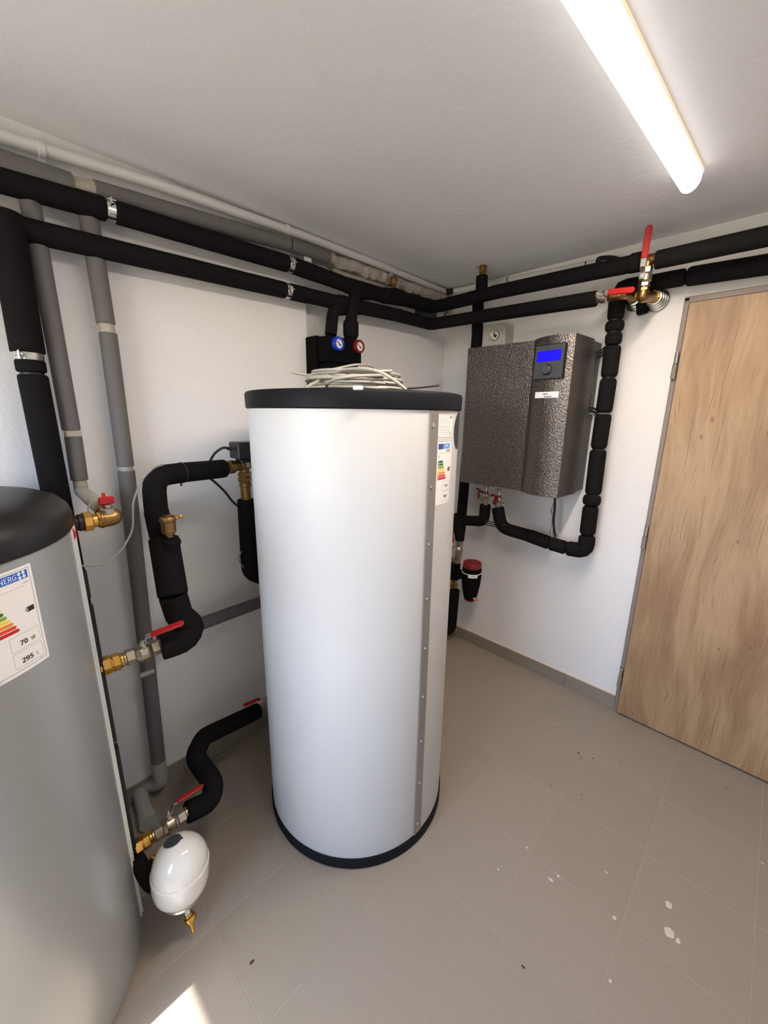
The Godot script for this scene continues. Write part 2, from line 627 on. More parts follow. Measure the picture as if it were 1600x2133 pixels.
	var sans := SystemFont.new()
	sans.font_names = PackedStringArray(["Droid Sans"])
	var bold := SystemFont.new()
	bold.font_names = PackedStringArray(["Droid Sans"])
	bold.font_weight = 700
	var rng := RandomNumberGenerator.new()
	rng.seed = 7

	# ---------- room shell ----------
	var st: SurfaceTool
	var XR := 2.55       # right wall
	var ZF := 3.3        # wall behind the camera, with the window that lets the daylight in
	org = Vector3.ZERO
	st = sf()
	box3(st, Vector3(-0.3, -0.2, -0.2), Vector3(XR + 0.2, -0.0012, ZF + 0.2), 0.001)
	var floor_o := solo("floor", "taupe stoneware tiled floor with pale joints and paint specks", "floor", Vector3.ZERO, st, M.grout, "", "structure")
	for i in range(0, 10):
		for j in range(-1, 12):
			var x0 := 0.03 + 0.295 * (i - 1) + 0.0008
			var z0 := 0.14 + 0.295 * j + 0.0008
			var x1: float = min(x0 + 0.2934, XR)
			var z1: float = min(z0 + 0.2934, ZF)
			x0 = max(x0, -0.02)
			z0 = max(z0, 0.001)
			if x1 - x0 < 0.01 or z1 - z0 < 0.01:
				continue
			st = sf()
			rbox(st, Vector3((x0 + x1) / 2, -0.004, (z0 + z1) / 2), Vector3(x1 - x0, 0.008 + rng.randf_range(-0.0002, 0.0002), z1 - z0), 0.0008)
			part(floor_o, "tile", st, M["tile_%d" % rng.randi_range(0, 2)])
	st = sf()
	box3(st, Vector3(-0.3, H, -0.2), Vector3(XR + 0.2, H + 0.2, ZF + 0.2))
	solo("ceiling", "plain white plastered ceiling", "ceiling", Vector3.ZERO, st, M.ceiling_paint, "", "structure")
	st = sf()
	box3(st, Vector3(-0.3, -0.2, -0.2), Vector3(-0.025, H + 0.1, ZF + 0.2))
	var wl := solo("wall_left", "white wall that carries the black and grey pipes", "wall", Vector3.ZERO, st, M.wall_paint, "", "structure")
	st = sf()
	box3(st, Vector3(-0.03, -0.01, 1.062), Vector3(0, H + 0.01, ZF + 0.1), 0.0015)
	part(wl, "plasterboard_lining", st, M.wall_paint)
	# back wall with the door opening
	var DX := 1.2298
	var DW := 0.80
	st = sf()
	box3(st, Vector3(-0.3, -0.2, -0.2), Vector3(DX - 0.012, H + 0.1, 0))
	box3(st, Vector3(DX - 0.012, 1.995, -0.2), Vector3(DX + DW + 0.012, H + 0.1, 0))
	box3(st, Vector3(DX + DW + 0.012, -0.2, -0.2), Vector3(XR + 0.2, H + 0.1, 0))
	box3(st, Vector3(DX - 0.1, -0.2, -0.24), Vector3(DX + DW + 0.1, H, -0.2))
	solo("wall_back", "white wall around the wooden door and the wall unit", "wall", Vector3.ZERO, st, M.wall_paint, "", "structure")
	st = sf()
	box3(st, Vector3(XR, -0.2, -0.2), Vector3(XR + 0.2, H + 0.1, ZF + 0.2))
	solo("wall_right", "white side wall outside the view", "wall", Vector3.ZERO, st, M.wall_paint, "", "structure")
	var W0 := 0.3
	var W1 := 1.6
	var WB := 0.75
	var WT := 2.0
	st = sf()
	box3(st, Vector3(-0.3, -0.2, ZF), Vector3(W0, H + 0.1, ZF + 0.2))
	box3(st, Vector3(W1, -0.2, ZF), Vector3(XR + 0.2, H + 0.1, ZF + 0.2))
	box3(st, Vector3(W0, -0.2, ZF), Vector3(W1, WB, ZF + 0.2))
	box3(st, Vector3(W0, WT, ZF), Vector3(W1, H + 0.1, ZF + 0.2))
	solo("wall_front", "white wall behind the viewer with a window", "wall", Vector3.ZERO, st, M.wall_paint, "", "structure")
	st = sf()
	for b in [[W0, W0 + 0.05, WB, WT], [W1 - 0.05, W1, WB, WT], [W0, W1, WB, WB + 0.05], [W0, W1, WT - 0.05, WT], [0.92, 0.98, WB, WT]]:
		box3(st, Vector3(b[0], b[2], ZF + 0.1), Vector3(b[1], b[3], ZF + 0.15), 0.003)
	solo("window_1", "white window frame behind the viewer that lets daylight in", "window", Vector3.ZERO, st, M.conduit_white, "", "structure")
	# skirting of cut floor tiles
	var bb := thing("baseboard_back", "taupe tile skirting along the wall beside the door", "skirting", Vector3.ZERO, "", "structure")
	var xs := [0.0, 0.07, 0.362, 0.654, 0.946, 1.222]
	for i in xs.size() - 1:
		st = sf()
		box3(st, Vector3(xs[i] + 0.0008, 0, 0), Vector3(xs[i + 1] - 0.0008, 0.0776, 0.009), 0.001)
		part(bb, "tile", st, M.skirting_tile)
	st = sf()
	box3(st, Vector3(0, 0.0776, 0), Vector3(1.222, 0.083, 0.006), 0.001)
	part(bb, "sealant_joint", st, mat("sealant", Color(0.86, 0.78, 0.70), 0.7))
	var bl := thing("baseboard_left", "taupe tile skirting under the grey pipes behind the tanks", "skirting", Vector3.ZERO, "", "structure")
	for i in 12:
		var z0 := 0.02 + 0.292 * i
		var off := 0.0 if z0 > 1.06 else -0.025
		st = sf()
		box3(st, Vector3(off, 0, z0 + 0.0008), Vector3(off + 0.009, 0.0776, min(z0 + 0.2912, ZF)), 0.001)
		part(bl, "tile", st, M.skirting_tile)

	# ---------- door ----------
	var door := thing("door_1", "oak effect flush door in a taupe steel frame", "door", Vector3(DX, 0, 0), "", "structure")
	var wood := Image.create(512, 1024, false, Image.FORMAT_RGB8)
	var f1 := FastNoiseLite.new()
	f1.seed = 4
	f1.frequency = 1.0
	f1.fractal_octaves = 4
	var f2 := FastNoiseLite.new()
	f2.seed = 12
	f2.frequency = 1.0
	f2.fractal_octaves = 3
	for y in 1024:
		for x in 512:
			var X := x / 512.0 * 0.8
			var Y := y / 1024.0 * 1.97
			var warp := f2.get_noise_2d(X * 2.2, Y * 0.9) * 0.07
			var g := f1.get_noise_2d((X + warp) * 15.0, Y * 1.1)          # broad figure
			var flame := f2.get_noise_2d((X + warp * 1.6) * 42.0 + 3.0, Y * 2.4)
			var fine := f1.get_noise_2d((X + warp * 0.4) * 210.0 + 40.0, Y * 6.0)
			var pore := f2.get_noise_2d((X + warp * 0.5) * 120.0, Y * 5.0 + 7.0)
			var patch := f2.get_noise_2d(X * 4.0 + 9.0, Y * 1.3)
			var c := Color(0.70, 0.585, 0.44).lerp(Color(0.575, 0.45, 0.32), clamp(0.30 + g * 0.75 + flame * 0.30, 0.0, 1.0))
			c = c.lerp(Color(0.735, 0.625, 0.475), clamp(patch * 1.2, 0.0, 0.6))
			c = c.lerp(Color(0.55, 0.42, 0.30), clamp(-patch * 0.9 - 0.1, 0.0, 0.45))
			c = c * (1.0 + fine * 0.06)
			if pore > 0.42:
				c = c.lerp(Color(0.46, 0.34, 0.24), clamp((pore - 0.42) * 2.2, 0.0, 0.4))
			wood.set_pixel(x, y, c)
	# a few drying cracks and knots
	for k in 40:
		var x := rng.randf_range(10, 500)
		var y := rng.randf_range(0, 980)
		var l := rng.randf_range(30, 190)
		for j in int(l):
			var yy := int(y + j)
			if yy > 1023: break
			var xx := int(clamp(x + sin(j * 0.04 + k) * 1.6 - j * 0.02, 1, 510))
			var t := sin(PI * j / l)
			wood.set_pixel(xx, yy, wood.get_pixel(xx, yy).lerp(Color(0.40, 0.27, 0.18), 0.75 * t))
	for k in 9:
		var x := rng.randf_range(15, 495)
		var y := rng.randf_range(15, 1005)
		var r := rng.randf_range(3, 9)
		for j in range(-12, 13):
			for i in range(-10, 11):
				var d := sqrt(pow(i * 1.5, 2) + j * j) / r
				if d < 1.0:
					wood.set_pixel(int(x + i), int(y + j), wood.get_pixel(int(x + i), int(y + j)).lerp(Color(0.42, 0.27, 0.18), (1.0 - d) * 0.65))
	var wm := picture(wood, 0.5)
	wm.albedo_color = Color(0.945, 0.935, 0.94)
	M["wood"] = wm
	var DZ := 0.0352
	st = sf()
	box3(st, Vector3(DX, 0.01, DZ - 0.04), Vector3(DX + DW, 1.98, DZ - 0.0008), 0.0015)
	var leaf := part(door, "door_leaf", st, mat("wood_edge", Color(0.66, 0.51, 0.37), 0.5))
	st = sf()
	quv(st, Vector3(DX + 0.001, 0.011, DZ), Vector3(DX + DW - 0.001, 0.011, DZ), Vector3(DX + DW - 0.001, 1.979, DZ), Vector3(DX + 0.001, 1.979, DZ))
	part(leaf, "wood_veneer", st, wm)
	st = sf()
	fit(st, Vector3(DX + DW - 0.06, 1.02, DZ), Vector3(0, 0, 1), [[0.008, 0.024], [0.035, 0.009]])
	rbox(st, Vector3(DX + DW - 0.11, 1.02, DZ + 0.045), Vector3(0.12, 0.018, 0.014), 0.005)
	part(leaf, "door_handle", st, M.hinge_steel)
	st = sf()
	var fw := 0.020
	box3(st, Vector3(DX - 0.003 - fw, 0.0, -0.08), Vector3(DX - 0.003, 2.005, 0.018), 0.003)
	box3(st, Vector3(DX + DW + 0.003, 0.0, -0.08), Vector3(DX + DW + 0.003 + fw, 2.005, 0.018), 0.003)
	box3(st, Vector3(DX - 0.003 - fw, 1.983, -0.08), Vector3(DX + DW + 0.003 + fw, 2.008, 0.018), 0.003)
	box3(st, Vector3(DX - 0.012, 0.0, -0.12), Vector3(DX + 0.004, 2.0, -0.01), 0.003)
	part(door, "door_frame", st, M.frame_taupe)
	for h in [1.745, 0.975, 0.215]:
		st = sf()
		fit(st, Vector3(DX - 0.014, h - 0.062, 0.030), Vector3.UP, [[0.060, 0.0095]])
		rbox(st, Vector3(DX - 0.014, h - 0.032, 0.020), Vector3(0.017, 0.058, 0.010), 0.002)
		var hg := part(door, "hinge", st, M.frame_taupe)
		st = sf()
		fit(st, Vector3(DX - 0.012, h, 0.031), Vector3.UP, [[0.046, 0.0062], [0.004, 0.004]])
		part(hg, "hinge_pin", st, M.chrome, "bright hinge pin")
		st = sf()
		rbox(st, Vector3(DX - 0.018, h + 0.022, 0.021), Vector3(0.008, 0.05, 0.010), 0.001)
		part(hg, "hinge_leaf", st, M.black_plastic)

	# ---------- ceiling lamp ----------
	var l0 := Vector3(1.252, H, 0.487)
	var l1 := Vector3(1.192, H, 1.78)
	var ld := (l1 - l0).normalized()
	var lx := Vector3.DOWN.cross(ld)
	var lt := Transform3D(Basis(lx, Vector3.DOWN, lx.cross(Vector3.DOWN)), l0)
	var ll := (l1 - l0).length()
	var lamp := thing("linear_lamp", "long glowing white strip lamp on the ceiling", "lamp", l0)
	st = sf()
	var pr := PackedVector2Array()
	for k in 13:
		var a := PI * k / 12
		pr.append(Vector2(cos(a) * 0.029, 0.022 + sin(a) * 0.036))
	pr.append(Vector2(-0.029, 0.012))
	pr.append(Vector2(0.029, 0.012))
	var zs := -1.0 if lt.basis.z.dot(ld) < 0 else 1.0
	extrude(st, pr, min(0.006 * zs, (ll - 0.006) * zs), max(0.006 * zs, (ll - 0.006) * zs), lt)
	part(lamp, "diffuser", st, lamp_mat, "glowing white diffuser")
	st = sf()
	var bp := PackedVector2Array([Vector2(-0.031, 0), Vector2(0.031, 0), Vector2(0.031, 0.011), Vector2(-0.031, 0.011)])
	extrude(st, bp, min(0.0, ll * zs), max(0.0, ll * zs), lt)
	part(lamp, "lamp_base", st, M.lamp_base)
	var al := AreaLight3D.new()
	al.name = "lamp_light"
	al.area_size = Vector2(0.056, ll - 0.02)
	al.light_color = Color(1.0, 0.93, 0.865)
	al.light_energy = 2.1
	al.area_range = 12.0
	al.area_attenuation = 2.0
	al.shadow_enabled = true
	lamp.add_child(al)
	al.look_at_from_position(l0 + ld * ll / 2 + Vector3.DOWN * 0.061, l0 + ld * ll / 2 + Vector3.DOWN, ld)

	# ---------- white tank in the middle ----------
	var TC := Vector2(0.5526, 1.2644)
	var TR := 0.3455
	var tank := thing("water_tank", "tall white cylindrical water tank with dark top and bottom rims", "water tank", Vector3(TC.x, 0, TC.y))
	var tx := Transform3D(Basis(), Vector3(TC.x, 0, TC.y))
	st = sf()
	lathe(st, [Vector2(0, 0.03), Vector2(TR - 0.004, 0.03), Vector2(TR, 0.04), Vector2(TR, 1.535), Vector2(0, 1.54)], tx, 128)
	part(tank, "body", st, M.tank_white)
	st = sf()
	lathe(st, [Vector2(0, 0.001), Vector2(TR + 0.002, 0.001), Vector2(TR + 0.005, 0.004), Vector2(TR + 0.005, 0.040), Vector2(TR + 0.002, 0.0435), Vector2(TR - 0.01, 0.0435)], tx, 128)
	part(tank, "bottom_rim", st, M.tank_rim)
	st = sf()
	lathe(st, [Vector2(TR - 0.01, 1.532), Vector2(TR + 0.002, 1.532), Vector2(TR + 0.006, 1.536), Vector2(TR + 0.007, 1.574), Vector2(TR + 0.003, 1.581), Vector2(TR - 0.004, 1.583), Vector2(0.0, 1.583)], tx, 128)
	part(tank, "top_lid", st, M.tank_rim)
	st = sf()
	sheet(st, TC, TR, 0.103, 0.0, 0.046, 1.531, 0.0035, 6)
	var strip := part(tank, "joint_strip", st, M.strip_alu, "vertical grey metal joint strip with screws")
	st = sf()
	sheet(st, TC, TR + 0.0035, 0.103, 0.088, 0.046, 1.531, 0.002, 2)
	part(strip, "strip_flange", st, M.strip_alu)
	for h in [1.4906, 1.3189, 1.1451, 0.9694, 0.7971, 0.6189, 0.4435, 0.2690, 0.0883]:
		var a := 0.058
		var n := Vector3(cos(a), 0, sin(a))
		st = sf()
		lathe(st, [Vector2(0.0058, 0), Vector2(0.0055, 0.0015), Vector2(0.0035, 0.003), Vector2(0.0018, 0.0034), Vector2(0.0014, 0.002), Vector2(0, 0.002)], axis(Vector3(TC.x, h, TC.y) + n * (TR + 0.0035), n), 16)
		part(strip, "screw", st, M.chrome)
	var cyl_place := func(c: Vector2, R: float, th_l: float, top: float, xmm: float, ymm: float, out: float) -> Callable:
		return func(p: Vector3) -> Vector3:
			var a: float = th_l - (xmm * 0.001 + p.x) / R
			return Vector3(c.x, top - ymm * 0.001 + p.y, c.y) + Vector3(cos(a), 0, sin(a)) * (R + out + p.z)
	# energy label of the white tank, 93 x 189 mm
	var s := 4.0
	var img := Image.create(int(93 * s), int(189 * s), false, Image.FORMAT_RGB8)
	img.fill(Color(0.95, 0.945, 0.93))
	var ink := Color(0.16, 0.20, 0.33)
	frame(img, 0.6, 0.6, 92.4, 188.4, 0.8, ink, s)
	px(img, 6.5, 6, 88, 22, Color(0.55, 0.74, 0.93), s)
	px(img, 6.5, 6, 30, 22, Color(0.10, 0.20, 0.52), s)
	px(img, 31.5, 7.5, 72, 20.5, Color(0.24, 0.52, 0.85), s)
	for k in 12:      # ring of stars
		px(img, 17.6 + 5.2 * cos(TAU * k / 12), 13.4 + 5.2 * sin(TAU * k / 12), 18.9 + 5.2 * cos(TAU * k / 12), 14.7 + 5.2 * sin(TAU * k / 12), Color(0.86, 0.72, 0.2), s)
	px(img, 73, 7.5, 79.5, 13.5, Color(0.95, 0.97, 1), s); px(img, 80.5, 7.5, 87, 13.5, Color(0.95, 0.97, 1), s)
	px(img, 73, 14.5, 79.5, 20.5, Color(0.95, 0.97, 1), s); px(img, 80.5, 14.5, 87, 20.5, Color(0.95, 0.97, 1), s)
	scribble(img, 32, 17.5, 70, 1.6, Color(0.9, 0.95, 1), s, rng)
	px(img, 1, 33, 92, 33.6, ink, s)
	frame(img, 8, 38, 15, 50, 0.6, ink, s)
	px(img, 10, 41, 13, 44, Color(0.2, 0.2, 0.22), s)
	var cols := [Color(0.05, 0.35, 0.12), Color(0.22, 0.45, 0.12), Color(0.52, 0.66, 0.20), Color(0.98, 0.84, 0.28), Color(0.90, 0.55, 0.20), Color(0.84, 0.28, 0.17), Color(0.78, 0.12, 0.14)]
	for k in 7:
		bar_arrow(img, 7, 54.8 + 8.3 * k, 34 + 3.7 * k, 6.8, cols[k], s)
		px(img, 10.5, 56.8 + 8.3 * k, 14, 59.6 + 8.3 * k, Color(0.93, 0.93, 0.9), s)
	bar_arrow(img, 63, 77.5, 82, 12, Color(0.08, 0.08, 0.09), s, true)
	frame(img, 36, 118.5, 87, 147, 0.7, ink, s)
	frame(img, 36, 150, 87, 179, 0.7, ink, s)
	scribble(img, 4, 182.5, 10, 2, ink, s, rng)
	scribble(img, 70, 182.5, 80, 2, ink, s, rng)
	st = sf()
	sheet(st, TC, TR, -0.0095, -0.0095 - 0.093 / TR, 1.4455 - 0.189, 1.4455, 0.0004, 14)
	var lab := part(tank, "energy_label", st, picture(img), "energy label with coloured bars reading 92 W and 307 L")
	for t in [["ENERG", 6.0, 51.5, 12.6, bold, M.print_white], ["SV 300", 6.2, 63.0, 27.6, sans, M.ink], ["A", 2.6, 12.2, 58.2, bold, M.print_white], ["C", 6.0, 71.5, 83.5, bold, M.print_white], ["92", 8.5, 58.5, 132.5, bold, M.ink], ["W", 4.5, 73.0, 133.5, sans, M.ink], ["307", 8.5, 56.5, 164.5, bold, M.ink], ["L", 4.5, 73.0, 165.5, sans, M.ink]]:
		flat_text(lab, "lettering", t[0], t[1] * 0.001, t[4], t[5], cyl_place.call(TC, TR, -0.0095, 1.4455, t[2], t[3], 0.0006))
	img = Image.create(80 * 4, 58 * 4, false, Image.FORMAT_RGB8)
	img.fill(Color(0.94, 0.935, 0.92))
	for k in 10:
		scribble(img, 2 + rng.randf_range(0, 3), 3 + 5.3 * k, rng.randf_range(50, 70) if k % 3 else 74.0, 1.8, Color(0.28, 0.26, 0.25), s, rng)
	for k in [13.0, 18.0, 29.0, 40.0, 46.0]:
		px(img, 2, k, 76, k + 0.35, Color(0.4, 0.38, 0.36), s)
	px(img, 62, 1, 68, 6, Color(0.25, 0.24, 0.24), s); px(img, 70, 1, 76, 7, Color(0.3, 0.3, 0.3), s)
	px(img, 70, 44, 73, 56, Color(0.25, 0.25, 0.25), s)
	st = sf()
	sheet(st, TC, TR, -0.02, -0.02 - 0.080 / TR, 1.459, 1.5175, 0.0004, 12)
	part(tank, "type_label", st, picture(img), "white type label with rows of small print")
	# round dark badge at the right edge of the tank
	st = sf()
	var bc := -0.475
	var hh := 1.473
	for k in 48:
		var a0 := TAU * k / 48
		var a1 := TAU * (k + 1) / 48
		var q := []
		for w in [[0, 0], [a0, 1], [a1, 1]]:
			var th: float = bc - 0.057 / TR * cos(w[0]) * w[1]
			q.append(Vector3(TC.x + cos(th) * (TR + 0.0012), hh + 0.057 * sin(w[0]) * w[1], TC.y + sin(th) * (TR + 0.0012)))
		tri(st, q[0], q[1], q[2])
	var badge := part(tank, "round_badge", st, M.slate, "round dark badge at the edge")
	flat_text(badge, "lettering", "SV 300", 0.008, sans, M.ink_grey, cyl_place.call(TC, TR, bc + 0.03, 1.473, 0.0, 0.0, 0.0014))

	# ---------- grey tank at the left ----------
	var GC := Vector2(0.394, 2.368)
	var GR := 0.313
	var gx := Transform3D(Basis(), Vector3(GC.x, 0, GC.y))
	var gt := thing("water_tank", "grey cylindrical water tank with dark brown domed lid, cut by the left edge", "water tank", Vector3(GC.x, 0, GC.y))
	st = sf()
	lathe(st, [Vector2(0, 0.001), Vector2(GR - 0.003, 0.001), Vector2(GR, 0.004), Vector2(GR, 1.262), Vector2(0, 1.262)], gx, 160)
	part(gt, "body", st, M.tank_grey)
	st = sf()
	lathe(st, [Vector2(GR - 0.02, 1.255), Vector2(GR + 0.004, 1.255), Vector2(GR + 0.008, 1.262), Vector2(GR + 0.009, 1.287), Vector2(GR + 0.004, 1.305), Vector2(GR - 0.010, 1.322), Vector2(GR - 0.035, 1.333), Vector2(GR - 0.09, 1.340), Vector2(0.12, 1.344), Vector2(0, 1.345)], gx, 160)
	part(gt, "lid", st, M.lid_brown, "dark brown glossy lid")
	# the rear seam: light sheet edge, black rubber profile
	for e in [[-1.395, -1.415, 0.012, 1.254, 0.004, "jacket_edge"], [-1.415, -1.432, 0.012, 1.254, 0.0015, "black_profile"], [-1.432, -1.456, 0.012, 1.254, 0.0085, "jacket_edge"], [-1.472, -1.492, 0.012, 1.25, 0.010, "black_profile"], [-1.51, -1.56, 0.62, 1.035, 0.018, "black_profile"], [-1.51, -1.58, 0.12, 0.60, 0.019, "black_profile"], [-1.51, -1.56, 1.06, 1.13, 0.017, "black_profile"]]:
		st = sf()
		sheet(st, GC, GR, e[0], e[1], e[2], e[3], e[4], 3)
		part(gt, e[5], st, M.edge_light if e[5] == "jacket_edge" else M.black_rubber)
	st = sf()
	lathe(st, [Vector2(0.018, 0), Vector2(0.038, 0.0), Vector2(0.041, 0.003), Vector2(0.038, 0.009), Vector2(0.018, 0.011)], axis(Vector3(0.40, 1.236, GC.y - GR + 0.002), Vector3(0, 0, -1)), 32)
	part(gt, "port_ring", st, M.red, "red ring round the top port")
	# energy label, 105 x 200 mm, its right edge at theta -0.783
	img = Image.create(int(105 * s), int(200 * s), false, Image.FORMAT_RGB8)
	img.fill(Color(0.93, 0.925, 0.91))
	var navy := Color(0.16, 0.26, 0.45)
	frame(img, 5, 5.4, 100, 193.5, 0.8, navy, s)
	px(img, 9.5, 8.3, 95.7, 24.3, Color(0.07, 0.36, 0.74), s)
	px(img, 9.5, 8.3, 33, 24.3, Color(0.05, 0.20, 0.56), s)
	for k in 12:
		px(img, 20.6 + 5.4 * cos(TAU * k / 12), 15.4 + 5.4 * sin(TAU * k / 12), 22 + 5.4 * cos(TAU * k / 12), 16.8 + 5.4 * sin(TAU * k / 12), Color(0.95, 0.83, 0.2), s)
	for q in [[79.5, 12.6], [88.0, 12.0], [80.0, 20.3], [88.5, 19.7]]:
		for j in range(-13, 14):
			var w := sqrt(max(0.0, 3.3 * 3.3 - pow(j / 4.0, 2)))
			px(img, q[0] - w, q[1] + j / 4.0, q[0] + w, q[1] + j / 4.0 + 0.25, Color(0.90, 0.92, 0.94), s)
		scribble(img, q[0] - 2, q[1] - 0.8, q[0] + 2, 1.6, Color(0.55, 0.62, 0.7), s, rng)
	scribble(img, 37, 22.0, 74, 1.5, Color(0.75, 0.85, 0.95), s, rng)
	scribble(img, 86, 29.0, 95, 1.4, Color(0.5, 0.5, 0.52), s, rng)
	scribble(img, 82, 32.0, 96, 1.7, Color(0.2, 0.2, 0.22), s, rng)
	px(img, 5.5, 37, 84, 37.5, Color(0.55, 0.55, 0.56), s)
	for k in 7:
		bar_arrow(img, 12, 62.3 + 8.15 * k, 37.2 + 3.95 * k, 6.9, cols[k], s)
	bar_arrow(img, 76.5, 79.8, 95.2, 10.2, Color(0.10, 0.11, 0.12), s, true)
	frame(img, 39.7, 124, 95.2, 153.6, 0.6, Color(0.42, 0.48, 0.56), s)
	frame(img, 39.7, 157.4, 95.2, 187.2, 0.6, Color(0.42, 0.48, 0.56), s)
	scribble(img, 84, 189.4, 96, 1.5, Color(0.35, 0.4, 0.45), s, rng)
	scribble(img, 8, 195.5, 19, 1.6, Color(0.35, 0.4, 0.45), s, rng)
	st = sf()
	var gl := -0.783 + 0.105 / GR
	sheet(st, GC, GR, gl, -0.783, 1.2376 - 0.200, 1.2376, 0.0005, 16)
	lab = part(gt, "energy_label", st, picture(img), "energy label with coloured bars reading 70 W and 295 L")
	for t in [["ENERG", 9.3, 54.8, 15.8, sans, M.print_white], ["B", 5.0, 80.3, 84.9, sans, M.print_white], ["70", 9.6, 62.8, 141.2, bold, M.ink], ["W", 7.2, 80.8, 142.4, sans, M.ink], ["295", 9.6, 63.4, 175.8, bold, M.ink], ["L", 7.2, 83.4, 176.6, sans, M.ink_grey]]:
		flat_text(lab, "lettering", t[0], t[1] * 0.001, t[4], t[5], cyl_place.call(GC, GR, gl, 1.2376, t[2], t[3], 0.0007))

	# ---------- wall unit ----------
	var ux0 := 0.314
	var ux1 := 0.905
	var uy0 := 1.148
	var uy1 := 1.868
	var unit := thing("heating_unit", "dark grey hammered heating unit with a small blue screen hung on the white wall", "heat pump", Vector3(0.61, uy0, 0.0))
	st = sf()
	box3(st, Vector3(0.335, uy0 + 0.004, 0.002), Vector3(ux1, uy1 - 0.006, 0.11), 0.004)
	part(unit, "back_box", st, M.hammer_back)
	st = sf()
	var fp := PackedVector2Array([Vector2(ux0, 0.112), Vector2(ux1 + 0.001, 0.112)])
	for k in 25:           # the front bulges towards the right
		var t := k / 24.0
		var xx: float = lerp(0.893, 0.689, t)
		fp.append(Vector2(xx, 0.258 + 0.067 * sin(PI * 0.72 * pow(1.0 - t, 0.8))))
	fp.append(Vector2(0.685, 0.250))
	fp.append(Vector2(0.66, 0.2515))
	fp.append(Vector2(ux0 + 0.008, 0.2515))
	fp.append(Vector2(ux0, 0.246))
	# bulging cover: top and bottom edges follow the bow
	extrude(st, fp, 0.0, uy1 - uy0, Transform3D(Basis(Vector3(1, 0, 0), Vector3(0, 0, 1), Vector3(0, -1, 0)), Vector3(0, uy1, 0)))
	var cover := part(unit, "front_cover", st, M.hammer, "hammered dark grey cover")
	# where the bulge stands at x
	var bulge := func(x: float) -> float:
		var t: float = clamp((0.893 - x) / (0.893 - 0.689), 0.0, 1.0)
		return 0.258 + 0.067 * sin(PI * 0.72 * pow(1.0 - t, 0.8))
	var face := func(px0: float, px1: float) -> Transform3D:      # a flat fitting laid on the bulge
		var a := Vector3(px0, 0, bulge.call(px0))
		var b := Vector3(px1, 0, bulge.call(px1))
		var xd := (b - a).normalized()
		var sag: float = bulge.call((px0 + px1) / 2) - (a.z + b.z) / 2
		return Transform3D(Basis(xd, Vector3.UP, xd.cross(Vector3.UP)), (a + b) / 2 + Vector3(0, 0, sag * 0.8))
	var pa := Vector3(0.7260, 1.8288, 0.3150)
	var pb := Vector3(0.8632, 1.6845, 0.3150)
	var ft: Transform3D = face.call(pa.x, pb.x)
	ft.origin.y = (pa.y + pb.y) / 2
	var pw: float = (pb - pa).length() if false else absf(pb.x - pa.x) * 1.03
	var ph: float = absf(pa.y - pb.y)
	st = sf()
	rbox(st, ft * Vector3(0, 0, -0.002), Vector3(pw + 0.004, ph + 0.004, 0.020), 0.002, ft.basis)
	part(unit, "panel_bezel", st, M.black_plastic)
	st = sf()
	rbox(st, ft * Vector3(0, 0, 0.0075), Vector3(pw - 0.002, ph - 0.002, 0.004), 0.001, ft.basis)
	var cp := part(unit, "control_panel", st, M.panel_dark, "slate control panel")
	st = sf()
	rbox(st, ft * Vector3(0.001, ph * 0.175, 0.0098), Vector3(pw * 0.83, ph * 0.31, 0.002), 0.0006, ft.basis)
	part(cp, "screen", st, lcd, "lit blue screen")
	st = sf()
	lathe(st, [Vector2(ph * 0.165, 0), Vector2(ph * 0.165, 0.002), Vector2(ph * 0.145, 0.003), Vector2(ph * 0.14, 0.001), Vector2(0, 0.001)], axis(ft * Vector3(0.0, -ph * 0.23, 0.0096), ft.basis.z), 32)
	part(cp, "knob_rim", st, M.black_plastic)
	st = sf()
	lathe(st, [Vector2(ph * 0.135, 0), Vector2(ph * 0.13, 0.012), Vector2(ph * 0.115, 0.014), Vector2(0, 0.0135)], axis(ft * Vector3(0.0, -ph * 0.23, 0.0096), ft.basis.z), 32)
	part(cp, "knob", st, M.panel_dark, "round dial knob")
	var na := Vector3(0.7429, 1.6268, 0.3150)
	var nb := Vector3(0.8516, 1.6032, 0.3150)
	ft = face.call(na.x, nb.x)
	ft.origin.y = (na.y + nb.y) / 2
	st = sf()
	rbox(st, ft * Vector3(0, 0, -0.002), Vector3(absf(nb.x - na.x) * 1.03, 0.027, 0.012), 0.001, ft.basis)
	var plate := part(unit, "name_plate", st, M.print_white, "white name plate with two words")
	var on_plate := func(dx: float, dy: float) -> Callable:
		return func(p: Vector3) -> Vector3: return ft * (p + Vector3(dx, dy, 0.0043))
	flat_text(plate, "lettering", "alpha", 0.0072, bold, M.ink, on_plate.call(-0.004, 0.004))
	flat_text(plate, "lettering", "innotec", 0.0072, bold, M.ink, on_plate.call(0.010, -0.0065))
	# slots in the side, cables into the wall pipe
	for sl in [[Vector3(0.9050, 1.7065, 0.0585), Vector3(0.9050, 1.7994, 0.0561)], [Vector3(0.9050, 1.5510, 0.0574), Vector3(0.9050, 1.6291, 0.0680)]]:
		st = sf()
		var a: Vector3 = sl[0]
		var b: Vector3 = sl[1]
		box3(st, Vector3(ux1 - 0.002, min(a.y, b.y), (a.z + b.z) / 2 - 0.004), Vector3(ux1 + 0.0012, max(a.y, b.y), (a.z + b.z) / 2 + 0.004), 0.0004)
		part(unit, "cable_slot", st, M.black_plastic)

	# ---------- black insulated pipes ----------
	var XO := Vector3(1, 0, 0)
	var ZO := Vector3(0, 0, 1)
	var run := thing("insulated_pipe", "upper black foam clad pipe running along both walls just under the ceiling", "pipe", Vector3(0.0700, 2.1158, 0.2399))
	var p1 := Vector3(0.0650, 2.0926, 1.7932)
	var p2 := Vector3(0.0650, 2.0992, 1.1818)
